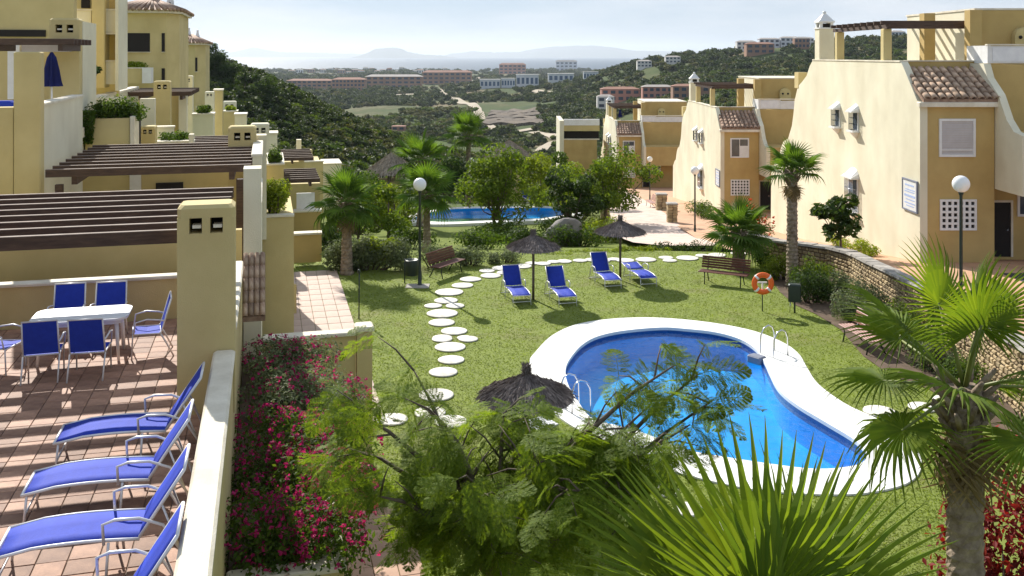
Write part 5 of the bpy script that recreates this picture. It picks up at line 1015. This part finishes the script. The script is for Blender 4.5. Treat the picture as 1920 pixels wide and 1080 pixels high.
for px, py, z, rx, h, lf, n, sz, lb in ((1462, 524, 0, .75, 1.1, 'leaf_lime', 1400, .12, 'lime grassy shrub between the short and tall palms'), (1430, 500, 0, .6, .8, 'leaf', 1000, .12, 'green shrub left of the tall palm trunk'), (1520, 566, .02, .9, 1.25, 'leaf_dark', 2200, .11, 'dark shrub under the tall palm against the stone wall'), (1560, 560, .02, .7, 1.1, 'leaf_grey', 1600, .10, 'grey-green shrub right of the dark one by the stone wall'), (1600, 600, .02, .85, 1.0, 'leaf_grey', 2000, .10, 'rosemary mound in the bed left of the pinkish bench'), (1655, 618, .02, .85, 1.0, 'leaf_grey', 2000, .10, 'rosemary mound in the bed behind the pinkish bench'), (1720, 660, .02, .9, .9, 'leaf_grey', 1800, .10, 'grey rosemary mound in the bed right of the pinkish bench'), (1790, 720, .02, .9, .8, 'leaf', 1600, .10, 'green shrub in the bed below the stone wall'), (1540, 538, .02, .8, 1.2, 'leaf_fresh', 1900, .10, 'fresh green shrub against the stone wall behind the dark one'), (1628, 585, .02, .8, 1.15, 'leaf_grey', 2000, .10, 'taller grey-green shrub touching the stone wall behind the rosemary'), (1690, 632, .02, .85, 1.05, 'leaf_fresh', 1900, .10, 'fresh green shrub between wall and pinkish bench'), (1500, 545, .02, .6, .9, 'leaf', 1400, .10, 'green shrub at the foot of the tall palm'), (1755, 690, .02, .8, 1.0, 'leaf_grey', 1800, .10, 'grey-green shrub under the right palm fronds by the wall')): bush('shrub', gp(px, py, z), (rx, rx * .8, h), lb, M[lf], n, sz, 'shrubs in the stone wall bed', lobes=10)
bush('red_shrub', (6.35, 11.9, 0), (1.05, 1.0, 3.75), 'dark red-leaved shrub behind the right palm trunk', M['leaf_red'], 3800, .12, lobes=14)
bush('shrub', (6.2, 12.4, 0), (.75, .7, 1.15), 'yellow-green shrub left of the right palm trunk foot', M['leaf_lime'], 1500, .12, lobes=9)
bush('shrub', (7.6, 12.6, 0), (.9, .9, 1.5), 'green shrub in the lower right corner below the red one', M['leaf'], 2000, .12, lobes=9)
bush('shrub', (.95, 11.5, 0), (.8, .7, 1.35), 'dark leafy shrub below the feathery tree', M['leaf_dark'], 2600, .11, lobes=10)
for y, x, lb in ((38.2, 14.4, 'clipped lime plants at the foot of the nearest house wall, right clump'), (41.5, 14.5, 'clipped lime plants at the foot of the nearest house wall, left clump')): bush('wall_plants', (x, y, zr(y)), (.45, 1.5, .55), lb, M['leaf_lime'], 1500, .09, 'plants along the house wall', lobes=10)
bush('wall_plants', (13.2, 66, zr(66)), (.9, 2.4, 1.1), 'green shrubs at the foot of the second house wall', M['leaf'], 2200, .14, lobes=12)
# palms in the garden
fan_palm('fan_palm', gp(650, 514), 2.75, .2, 'stout palm with thick trunk at the left end of the lawn', 'mid', 22, 1.0, seed=21, els=(80, -40), deads=3)
fan_palm('fan_palm', (-3.95, 44, tz(-3.95, 44)), 2.7, .17, 'palm directly behind the lawn lamp', 'mid', 20, 1.15, seed=22, els=(80, -30))
fan_palm('fan_palm', gp(1385, 500), 1.35, .22, 'short stout palm behind the bench right of the stepping stones', 'mid', 24, 1.05, seed=23, els=(75, -25))
fan_palm('fan_palm', (10.15, 34.4, 0), 4.15, .2, 'slender tall palm against the nearest house wall', 'mid', 14, .88, seed=24, els=(80, -10), deads=5)
fan_palm('fan_palm', (-6.2, 64, tz(-6.2, 64)), 4.4, .2, 'palm sticking up beside the far thatched pavilion', 'mid', 18, 1.5, seed=25, els=(80, -30))
fan_palm('fan_palm', (-3.4, 74, tz(-3.4, 74)), 6.0, .2, 'palm rising above the trees left of the grey thatched roof', 'mid', 18, 1.5, seed=26, els=(80, -30))
# trees of the garden
def tt(name, x, y, h, cr, leaf, lb, **k): return broad_tree(name, (x, y, tz(x, y)), h, cr, lb, M[leaf], **k)
tt('tree', -5.55, 38.0, 2.7, 1.15, 'leaf_lime', 'small bright lime tree right of the stout left palm', n=3000, size=.16, low=.3, trunk_r=.05)
tt('tree', -.9, 57, 5.2, 2.5, 'leaf_fresh', 'leafy tree with dark trunk in front of the second pool, centre', n=7500, size=.23, low=.24, trunk_r=.09, lobes=24, multi=3)
tt('tree', 6.0, 61, 4.9, 3.1, 'leaf_fresh', 'wide umbrella-shaped tree in front of the farthest house', n=8000, size=.22, low=.36, trunk_r=.12, lobes=22)
tt('tree', 3.6, 58, 4.2, 1.9, 'leaf_dark', 'darker tree left of the umbrella-shaped tree', n=4200, size=.24, low=.15, lobes=16)
tt('tree', 2.2, 73, 4.4, 2.2, 'leaf_lime', 'yellow-green tree behind the second pool', n=4200, size=.26, low=.12, lobes=16)
tt('tree', -6.5, 50, 3.6, 1.9, 'leaf_fresh', 'round green tree behind the small lime tree', n=3000, size=.22, low=.25)
tt('tree', -8.6, 66, 3.0, 2.0, 'leaf', 'green tree below the thatched pavilion, left', n=3400, size=.28, low=.25)
tt('tree', -5.2, 72, 4.0, 2.2, 'leaf_dark', 'dark tree below the thatched pavilion, right', n=3400, size=.28, low=.25)
tt('tree', -2.4, 80, 3.9, 2.2, 'leaf_lime', 'sunlit lime tree in front of the grey thatched roof', n=3400, size=.3, low=.25)
tt('tree', 4.6, 86, 4.4, 2.2, 'leaf', 'green tree left of the farthest house', n=3000, size=.3, low=.25)
tt('tree', -13, 76, 3.4, 2.0, 'leaf', 'green tree between the villas and the pavilion', n=2600, size=.3, low=.25)
for x, y, h, cr, lf, lb in ((-7.3, 59, 3.4, 1.7, 'leaf_lime', 'lime tree left of the second pool'), (-8.9, 55, 3.2, 1.7, 'leaf_fresh', 'leafy tree between villa lamp and left palm'), (-1.2, 75, 4.0, 2.0, 'leaf', 'rounded green tree right behind the second pool'), (3.9, 66, 3.8, 1.7, 'leaf_lime', 'lime tree between second pool and pale path'), (-10.6, 68, 3.2, 1.8, 'leaf', 'rounded tree at the left foot of the pavilion'), (7.2, 72, 3.6, 1.6, 'leaf', 'green tree beside the far end of the pale path')):
    tt('tree', x, y, h, cr, lf, lb, n=3600, size=.2, low=.1, lobes=15, group='trees round the second pool')
pl_ = broad_tree('small_tree', (12.95, 37.4, zr(37.4)), 2.35, 1.0, 'small tree with large dark leaves against the nearest house wall', M['leaf_dark'], n=900, size=.34, lobes=15, trunk_r=.05, low=.4, aspect=.42)
for x, y, rx, h, lf, lb in ((-1.5, 47.5, 1.6, 1.1, 'leaf', 'green shrubs behind the stepping stones, left of centre'), (1.2, 49, 1.7, 1.2, 'leaf_dark', 'dark shrubs below the second pool'), (-.6, 55.2, 1.5, 1.3, 'leaf_fresh', 'fresh green shrub at the foot of the centre tree'), (2.6, 56, 1.4, 1.4, 'leaf', 'green shrub right of the centre tree foot'), (3.4, 50, 1.6, 1.3, 'leaf', 'shrub bank left of the grey boulder'), (5.0, 53, 1.3, 1.6, 'leaf_lime', 'yellow-green shrub bank left of the pale path'), (4.9, 58, 1.3, 1.6, 'leaf_lime', 'far yellow-green shrub by the left stone pier'), (-5.0, 47, 1.4, 1.2, 'leaf', 'green shrub behind the grey lavender'), (-8.6, 46, 1.5, 1.6, 'leaf_dark', 'dark shrub between villas and left palm'), (-1.0, 53, 2.0, 1.2, 'leaf', 'green shrub bank along the second pool, left'), (-10.3, 60, 1.6, 1.7, 'leaf', 'green shrub near the villa lamp')): bush('shrub', (x, y, tz(x, y)), (rx, rx * .7, h), lb, M[lf], 1700, .16, 'shrubs behind the lawn', lobes=10)
bush('flowering_shrub', (10.3, 40.6, zr(40.6)), (.9, .8, 2.2), 'shrub with orange-red blossom behind the short palm', M['leaf'], 1500, .13, lobes=9, flower=M['flower_orange'], fn=130, fsize=.12)
# plants on the villas
def up(px0, px1, py, u, h, lf, lb, n=1500, sz=.1, **k):
    a, z = UVZ(px0, py, u); b_, _ = UVZ(px1, py, u); bush('roof_plant', U(u + .5, (a + b_) / 2, z - .05), ((b_ - a) / 2, .6, h), lb, M[lf], n, sz, 'plants on the villa planters', rz=A, lobes=12, **k)
up(474, 556, 404, 29.3, 1.15, 'leaf_lime', 'bright lime shrub filling the planter on the second villa end block', 4200, .10)
up(497, 531, 310, 44.2, .9, 'leaf', 'green plant on the third villa planter', 1200, .14)
up(222, 282, 129, 52.2, .5, 'leaf_lime', 'lime plant on the planter under the octagonal roof', 900, .14)
up(294, 356, 268, 37.2, .45, 'leaf', 'green plants along the low wall of the middle villa', 1000, .12)
up(362, 400, 216, 60.3, .7, 'leaf', 'green plant on the planter block below the chimney cluster', 700, .18)
up(419, 444, 211, 76.2, .6, 'leaf_lime', 'lime plant at the right of the chimney cluster', 500, .2)
up(156, 186, 137, 36, .35, 'leaf_dark', 'dark pot plant below the stacked balconies', 500, .12)
vz = UVZ(215, 222, 31.5); ov = bush('climbing_vine', U(31.9, vz[0], vz[1] - .1), ((UVZ(283, 0, 31.5)[0] - UVZ(150, 0, 31.5)[0]) / 2, .6, .85), 'green climbing vine spilling over the planter of the middle villa', M['leaf'], 3600, .11, rz=A, lobes=16, cat='vine')
a, z = UVZ(163, 250, 31.35); hp = np.column_stack([rng.uniform(-.18, .25, 900), rng.uniform(-.12, .12, 900), -rng.uniform(0, 1, 900) ** 1.3 * 1.0]); hp[:, 0] *= 1 + .4 * hp[:, 2]
v, f = leaf_quads(hp, rand_dirs(900), rng.uniform(.07, .14, 900), .5); q = link('trail', raw_mesh(v, f, M['leaf']), ov); q.location = (UVZ(163, 0, 31.35)[0] - vz[0], -.55, .35)
# ------------------------------------------------------------------ second pool, pavilion, rocks
o = empty('swimming_pool', (-.8, 67.5, -3), 0, 'second smaller pool seen between the trees below the lawn', 'swimming pool')
lp2 = smooth_loop([(-6.8, 66), (-5, 69.5), (-1, 70.4), (3.2, 70.2), (4.4, 68.4), (2, 66), (-2, 65), (-5, 64.6)], 60); lp3 = (lp2 - lp2.mean(0)) * np.array([1.13, 1.3]) + lp2.mean(0); oc = np.array([-.8, 67.5])
link('coping', loop_mesh([lp3 - oc, lp2 - oc], .05, M['coping']), o); v, f = band(lp3 - oc, .05, lp3 - oc, -.8); link('coping_edge', raw_mesh(v, f, M['coping']), o); v, f = band(lp2 - oc, .05, lp2 - oc, -1.2); link('basin_wall', raw_mesh(v, f[:, ::-1], M['basin']), o); link('basin_floor', loop_mesh([lp2 - oc], -.42, M['basin']), o); link('water', loop_mesh([lp2 - oc], -.06, M['water']), o)
def pavilion(loc, r, h, lb):
    o = empty('thatched_pavilion', loc, 0, lb, 'pavilion'); rb = MB().lathe([(r, h), (r * .98, h + .05), (r * .55, h + r * .38), (r * .12, h + r * .68), (.05, h + r * .72)], 24); rb.build('roof', M['thatch2'], o)
    n = 2600; a = rng.uniform(0, 6.283, n); t = rng.uniform(.1, 1.03, n); c = np.column_stack([np.cos(a) * r * t, np.sin(a) * r * t, h + .1 + r * .72 * (1 - t) ** .95]); d = np.column_stack([np.cos(a), np.sin(a), np.full(n, -.7)]) + rng.normal(size=(n, 3)) * .15; d /= np.linalg.norm(d, axis=1, keepdims=True)
    nr = np.column_stack([np.cos(a) * .6, np.sin(a) * .6, np.full(n, .8)]) + rng.normal(size=(n, 3)) * .25; nr /= np.linalg.norm(nr, axis=1, keepdims=True); v, f = leaf_quads(c, nr, rng.uniform(.35, .8, n), .2, d); link('thatch', raw_mesh(v, f, M['thatch2']), o)['kind'] = 'stuff'
    for i in range(8): a = 6.2832 * i / 8; MB().tube([(r * .82 * math.cos(a), r * .82 * math.sin(a), -3), (r * .82 * math.cos(a), r * .82 * math.sin(a), h + .3)], .16, 8).build('column', M['bark'], o)
    MB().lathe([(r * .6, -3), (r * .6, h * .75), (r * .55, h * .75)], 20).build('bar_wall', M['yellow'], o)
q = P(735, 322, 90); pavilion((q.x, q.y, q.z - 2.7), 2.5, 2.6, 'round thatched pavilion roof among the palms')
def boulder(name, loc, r, lb, seed, cat='boulder', m=None):
    bm = bmesh.new(); bmesh.ops.create_icosphere(bm, subdivisions=4, radius=1); r2 = np.random.default_rng(seed); dirs = rand_dirs(26); ph = r2.uniform(-.25, .45, 26)
    for v in bm.verts:
        c = v.co.normalized(); k = 1 + sum(float(ph[i]) * max(0, c.x * dirs[i][0] + c.y * dirs[i][1] + c.z * dirs[i][2]) ** 14 for i in range(26)) + r2.uniform(-.015, .015); v.co = Vector((c.x * r[0] * k, c.y * r[1] * k, c.z * r[2] * k))
    me = bpy.data.meshes.new('mesh'); bm.to_mesh(me); bm.free(); me.materials.append(m or M['rock']); tag(link(name, me, None, loc), lb, cat)
boulder('boulder', (2.75, 51, tz(2.75, 51) + .5), (.95, .8, .85), 'rounded dark grey boulder among shrubs left of the pale path', 3)
q = P(955, 300, 108); pavilion((q.x, q.y, q.z - 2.7), 3.0, 2.7, 'wide grey thatched roof above the garden trees, right of the pavilion palm')
q = P(905, 262, 170)
# ------------------------------------------------------------------ scrub and woodland on the valley sides (instanced stuff)
def scrub_proto(name, m, n, flat, size):
    cs, rs = clusters((0, 0, .45), (.8, .8, .45 * flat), 8, .55); me = crown_mesh(cs, rs, n, size, m, .7, .5, .3); o = bpy.data.objects.new(name, me); return o
SC = bpy.data.collections.new('scrub_kinds')
sm1 = leaf_mat('scrub_dark', (.070, .098, .030), (.030, .050, .018), .28, obj=True); sm2 = leaf_mat('scrub_olive', (.135, .135, .055), (.070, .08, .032), .28, obj=True); sm3 = leaf_mat('scrub_green', (.105, .145, .03), (.055, .09, .022), .35, obj=True)
for i, (m, fl_) in enumerate(((sm1, 1.0), (sm1, 1.25), (sm2, .8), (sm3, 1.0), (sm2, .6))): SC.objects.link(scrub_proto('scrub_%s' % 'abcde'[i], m, 420, fl_, .26))
def scatter(name, pts, scl, kind, lb):
    me = bpy.data.meshes.new('points'); me.from_pydata([tuple(p) for p in pts], [], [])
    for nm, ty, dat in (('scl', 'FLOAT', scl), ('rotz', 'FLOAT', rng.uniform(0, 6.28, len(pts))), ('pick', 'INT', kind)):
        at = me.attributes.new(nm, ty, 'POINT'); at.data.foreach_set('value', np.asarray(dat, np.int32 if ty == 'INT' else np.float32))
    o = link(name, me); tag(o, lb, kind='stuff')
    ng = bpy.data.node_groups.new(name, 'GeometryNodeTree'); ng.interface.new_socket('Geometry', in_out='INPUT', socket_type='NodeSocketGeometry'); ng.interface.new_socket('Geometry', in_out='OUTPUT', socket_type='NodeSocketGeometry')
    N, L = ng.nodes, ng.links; gi, go = N.new('NodeGroupInput'), N.new('NodeGroupOutput'); ci_ = N.new('GeometryNodeCollectionInfo'); ci_.inputs['Collection'].default_value = SC; ci_.inputs['Separate Children'].default_value = True; ci_.inputs['Reset Children'].default_value = True
    ii = N.new('GeometryNodeInstanceOnPoints'); ii.inputs['Pick Instance'].default_value = True
    def attr(nm, ty): a_ = N.new('GeometryNodeInputNamedAttribute'); a_.data_type = ty; a_.inputs['Name'].default_value = nm; return a_.outputs['Attribute']
    cx = N.new('ShaderNodeCombineXYZ'); L.new(attr('rotz', 'FLOAT'), cx.inputs['Z']); L.new(gi.outputs[0], ii.inputs['Points']); L.new(ci_.outputs[0], ii.inputs['Instance']); L.new(attr('pick', 'INT'), ii.inputs['Instance Index']); L.new(cx.outputs[0], ii.inputs['Rotation']); L.new(attr('scl', 'FLOAT'), ii.inputs['Scale']); L.new(ii.outputs[0], go.inputs[0])
    md = o.modifiers.new('scatter', 'NODES'); md.node_group = ng; return o
def vis_pts(n, y0, y1, k0=-.62, k1=.62):
    Y = y0 * (y1 / y0) ** rng.uniform(0, 1, n); k = rng.uniform(k0, k1, n); X = k * Y; return X, Y
ROADS = [[(905, 232), (893, 205), (880, 195), (850, 185), (820, 170), (780, 178), (735, 180)], [(905, 232), (925, 245), (975, 248), (1010, 242)], [(1000, 250), (1035, 255), (1045, 262)], [(1010, 290), (1020, 278), (1040, 266)], [(890, 145), (905, 158), (930, 160)], [(800, 150), (900, 152), (1000, 172), (1060, 172)]]
road_pts = []
rd_m = mat('pale_dirt_track', (.46, .40, .30), .95, (.36, .30, .22), .1)
road_w = []
for rd in ROADS:
    c = [drop(*p) for p in rd]; pts = []
    for a, b_ in zip(c[:-1], c[1:]):
        for t in np.linspace(0, 1, 14, endpoint=False): pts.append(a.lerp(b_, t))
    road_w.append(pts); V = []; 
    for i, p_ in enumerate(pts):
        d = (pts[min(i + 1, len(pts) - 1)] - pts[max(i - 1, 0)]); d.z = 0; d.normalize(); w_ = 1.2 + p_.y * .0042; s = Vector((-d.y, d.x, 0)) * w_
        for e in (p_ + s, p_ - s): V.append((e.x, e.y, float(terr(e.x, e.y)) + .35 + e.y * .0006))
    f = [(2 * i, 2 * i + 1, 2 * i + 3, 2 * i + 2) for i in range(len(pts) - 1)]; tag(link('dirt_track', raw_mesh(V, f, rd_m)), kind='structure'); road_pts += [(p_.x, p_.y, 2.0 + p_.y * .006) for p_ in pts]
rp_ = np.array(road_pts)
HOUSES = []     # footprints to keep clear
def clear(X, Y):
    ok = np.ones(len(X), bool)
    for x, y, r_ in road_pts: ok &= (X - x) ** 2 + ((Y - y)) ** 2 > (r_ + .0) ** 2
    for x0, x1, y0, y1 in HOUSES: ok &= ~((X > x0) & (X < x1) & (Y > y0) & (Y < y1))
    return ok
# ------------------------------------------------------------------ distant houses
HM = {'brown': mat('far_brown_wall', (.36, .21, .14), .9, (.28, .16, .11), .05), 'white': mat('far_white_wall', (.72, .70, .66), .9, (.64, .62, .58), .05), 'pink': mat('far_pink_wall', (.50, .25, .19), .9, (.42, .2, .15), .05), 'bluewhite': mat('far_pale_wall', (.62, .64, .66), .9, (.55, .57, .6), .05), 'roofr': mat('far_tile_roof', (.34, .17, .11), .9, (.26, .13, .09), .05), 'roofg': mat('far_grey_roof', (.42, .38, .34), .9, (.35, .31, .28), .05), 'win': mat('far_window', (.05, .07, .10), .2), 'winb': mat('far_blue_glazing', (.05, .11, .20), .15)}
def far_house(px0, px1, pyt, pyb, wm, rm, lb, nw=6, nf=2, name='distant_house', cat='house', group='houses across the valley', hip=.25, win='win', depth=None, base=None):
    g = drop((px0 + px1) / 2, pyb) if base is None else P((px0 + px1) / 2, pyb, base)
    if base is not None: g.z = float(terr(g.x, g.y)) + 1.0
    k = g.y / F; w = (px1 - px0) * k; h = (pyb - pyt) * k; d = depth or max(8, min(w * .4, 22)); o = empty(name, g, 0, lb, cat, group)
    MB().box(-w / 2, w / 2, 0, d, -8, h * (1 - hip * .6)).build('wall', HM[wm], o); e = w * .02; z0 = h * (1 - hip * .6)
    if hip > .02: MB().add([(-w / 2 - e, -e, z0 + .01), (w / 2 + e, -e, z0 + .01), (w / 2 + e, d + e, z0 + .01), (-w / 2 - e, d + e, z0 + .01), (-w / 2 + min(d, w) * .4, d / 2, h), (w / 2 - min(d, w) * .4, d / 2, h)], [(0, 1, 5, 4), (1, 2, 5), (2, 3, 4, 5), (3, 0, 4), (3, 2, 1, 0)]).build('roof', HM[rm], o)
    else: MB().box(-w / 2 - e, w / 2 + e, -e, d + e, h + .02, h + max(.4, h * .06)).build('roof', HM[rm], o)
    for r_ in range(nf):
        for i in range(nw): x = -w / 2 + w * (i + .5) / nw; ww = w / nw * .3; za = z0 * (r_ + .28) / nf; zb2 = z0 * (r_ + .78) / nf; MB().box(x - ww, x + ww, -.12, -.02, za, zb2).build('window', HM[win], o)
    HOUSES.append((g.x - w / 2 - 3, g.x + w / 2 + 3, g.y - max(25, g.y * .05), g.y + d + 4)); return o
for a in ((538, 622, 148, 170, 'brown', 'roofr', 'long brown apartment block at the left of the valley'), (622, 684, 146, 171, 'brown', 'roofr', 'brown apartment block second from the left in the valley'), (686, 790, 140, 166, 'brown', 'roofg', 'wide brown apartment block with pale roof in the valley centre'), (792, 884, 132, 158, 'brown', 'roofr', 'brown apartment block with pyramid roof, right of the pale-roofed one')): far_house(*a, nw=9, nf=3, name='apartment_block', cat='building', group='brown apartment blocks')
far_house(936, 986, 118, 139, 'pink', 'roofr', 'red-pink hotel block with stepped roofs in the centre distance', 6, 3, 'hotel', 'building', None)
far_house(1042, 1082, 103, 124, 'bluewhite', 'roofg', 'pale blue-grey building on the skyline right of centre', 5, 3, 'hotel', 'building', None)
for a in ((900, 938, 150, 166, 'leftmost white-framed house with blue glazing in the middle distance'), (940, 966, 148, 165, 'small white-framed house, second from the left'), (968, 1010, 141, 164, 'white-framed blue-glazed house left of the gap'), (1028, 1076, 139, 155, 'widest white-framed blue-glazed house right of the gap'), (1094, 1122, 135, 151, 'rightmost small white-framed blue-glazed house')): far_house(a[0], a[1], a[2], a[3], 'bluewhite', 'white', a[4], 5, 1, 'glazed_house', 'house', 'white-framed glazed houses', 0, 'winb')
HM['white'] = HM['white']
for a in ((1128, 1200, 164, 192, 'pink', 'roofr', 'pinkish villa behind the farthest stepped house, left'), (1205, 1262, 160, 186, 'pink', 'roofg', 'pinkish villa behind the farthest stepped house, right'), (1262, 1330, 158, 186, 'brown', 'roofr', 'terracotta villa half hidden by the second house chimney')): far_house(*a, nw=5, nf=2, group='pink villas behind the stepped houses')
for a in ((1195, 1222, 92, 106, 'white', 'roofg', 'leftmost pale house on the right-hand hill'), (1248, 1276, 94, 108, 'white', 'roofg', 'second pale house from the left on the right-hand hill'), (1382, 1418, 72, 90, 'white', 'roofg', 'pale house high on the hill left of the hilltop row'), (1400, 1452, 80, 102, 'brown', 'roofr', 'tan house below the hilltop row'), (1424, 1462, 68, 86, 'bluewhite', 'roofg', 'left house of the hilltop row'), (1464, 1500, 66, 84, 'bluewhite', 'roofg', 'middle house of the hilltop row'), (1502, 1526, 64, 80, 'white', 'roofg', 'right house of the hilltop row beside the chimney'), (1672, 1698, 64, 84, 'bluewhite', 'roofg', 'hilltop house seen through the roof pergola'), (1490, 1518, 100, 122, 'brown', 'roofg', 'tan house below the hilltop beside the chimney')): far_house(*a, nw=4, nf=2, group='houses on the right-hand hill', base=1000 if a[3] > 95 else 1060)
for i in range(26):
    px = 548 + i * 11.5 + random.uniform(-4, 4); w_ = random.uniform(7, 14); pyb = random.uniform(133, 141); far_house(px - w_ / 2, px + w_ / 2, pyb - random.uniform(4, 9), pyb, random.choice(['white', 'white', 'bluewhite', 'brown']), random.choice(['roofr', 'roofg']), 'small pale house of the coastal town', 3, 1, 'town_house', 'house', 'houses of the coastal town', .2)
far_house(1104 - 370, 1104 - 345, 236, 246, 'brown', 'roofr', 'little red-roofed house on the wooded slope', 2, 1)
far_house(1132 - 12, 1152, 178, 205, 'white', 'roofg', 'narrow pale house above the end house', 2, 2)
# terraced bare field
q = empty('terraced_field', drop(962, 232), 0, 'stepped bare-earth terraces in the valley beside the dirt track', kind='structure'); qm = mat('bare_terrace_earth', (.15, .115, .08), .95, (.085, .068, .05), .05, .5, .3)
for i in range(5):
    V = []; N_ = 16
    for j in range(N_ + 1):
        g = drop(903 + i * 4 + (118 - i * 7) * j / N_, 236 - i * 5.2 + 1.5 * math.sin(j * .9 + i))
        for e, hz_ in ((0, -1.5), (0.5, 2.2), (16, 2.6)): V.append((g.x - q.location.x, g.y + e * g.y / 500 - q.location.y, float(terr(g.x, g.y + e)) + hz_ * random.uniform(.75, 1.1) - q.location.z))
    f = [(3 * j + r_, 3 * j + 3 + r_, 3 * j + 4 + r_, 3 * j + 1 + r_) for j in range(N_) for r_ in (0, 1)]
    link('terrace_step', raw_mesh(V, f, qm), q)
HOUSES.append((drop(905, 234).x, drop(1022, 234).x, drop(962, 236).y - 15, drop(962, 212).y + 20))
X, Y = vis_pts(9000, 92, 420, -.62, .02); keep = (X < -6) & clear(X, Y) & ~((X > -24 - 0 * Y) & (Y < 100)); X, Y = X[keep], Y[keep]; n = len(X)
up_ = -X - .26 * Y; ok = (Y > 125) | (X < -45); X, Y = X[ok], Y[ok]; n = len(X); s = rng.uniform(1.0, 2.6, n) * (1 + .25 * (X < -50)); wood = (X < -40)
kd = np.where(wood, rng.choice([0, 1, 0, 3], n), rng.choice([0, 2, 0, 2, 3], n)); scatter('hillside_scrub', np.column_stack([X, Y, terr(X, Y) - .2]), s, kd, 'dark wooded slope and olive scrub left of the valley')
X, Y = vis_pts(13000, 130, 900, -.2, .5); keep = clear(X, Y) & (np.sin(X * .05 + 1.3 * np.sin(Y * .013)) + np.sin(Y * .021 + X * .01) > -.9); X, Y = X[keep], Y[keep]; n = len(X)
scatter('valley_scrub', np.column_stack([X, Y, terr(X, Y) - .3]), rng.uniform(1.1, 3.2, n) * (1 + Y / 900), rng.choice([0, 3, 2, 3, 4], n), 'green and olive bushes scattered over the valley floor')
X, Y = vis_pts(14000, 650, 4100, -.55, .6); keep = clear(X, Y) & (np.sin(X * .012 + 1.3 * np.sin(Y * .004)) + np.sin(Y * .006 + X * .003) > -.75); X, Y = X[keep], Y[keep]; n = len(X)
scatter('far_woodland', np.column_stack([X, Y, terr(X, Y) - .5]), rng.uniform(4, 8, n) * (.6 + Y / 2600), rng.choice([0, 1, 0, 2], n), 'dark tree belts between the valley houses and the sea')
# single trees against the sky on the left hill
for px, py, h, cr, lb in ((386, 98, 9.5, 3.6, 'tall bushy tree on the hill crest next to the villa chimneys'), (408, 100, 8.0, 3.2, 'bushy tree second from the villas on the hill crest'), (432, 108, 7.0, 3.0, 'bushy tree third from the villas on the hill crest'), (486, 130, 7.5, 3.8, 'rounded dark tree on the right shoulder of the hill crest')):
    g = P(px, py, 205); g.z = float(terr(g.x, g.y)); broad_tree('hill_tree', (g.x, g.y, g.z - .5), h, cr, lb, M['leaf_dark'], n=4200, size=.45, lobes=16, low=.1, group='trees on the hill crest')
g = P(460, 118, 205); g.z = float(terr(g.x, g.y)); o = empty('cypress', (g.x, g.y, g.z + 3.2), 0, 'slim cypress silhouetted against the sea on the hill crest', 'tree'); MB().tube([(0, 0, -3.6), (0, 0, 2)], .1, 6).build('trunk', M['bark'], o); cs = np.array([(0, 0, z) for z in (.5, 1.0, 1.5, 2.0, 2.5)]); rs = np.array([(.42, .42, .6), (.45, .45, .6), (.38, .38, .6), (.28, .28, .5), (.14, .14, .45)]); link('crown', crown_mesh(cs, rs, 700, .25, M['leaf_dark']), o)
# ------------------------------------------------------------------ air
m = bpy.data.materials.new('haze_air'); m.use_nodes = True; n = m.node_tree.nodes; n.clear(); ou = n.new('ShaderNodeOutputMaterial'); pv = n.new('ShaderNodeVolumePrincipled'); pv.inputs['Color'].default_value = (.80, .89, 1.0, 1); pv.inputs['Density'].default_value = 4.2e-5; pv.inputs['Anisotropy'].default_value = .3
m.node_tree.links.new(pv.outputs['Volume'], ou.inputs['Volume'])
hz = MB().box(-36000, 36000, -120, 40000, -84, 420).build('haze', m); tag(hz, 'thin pale sea haze', kind='stuff')
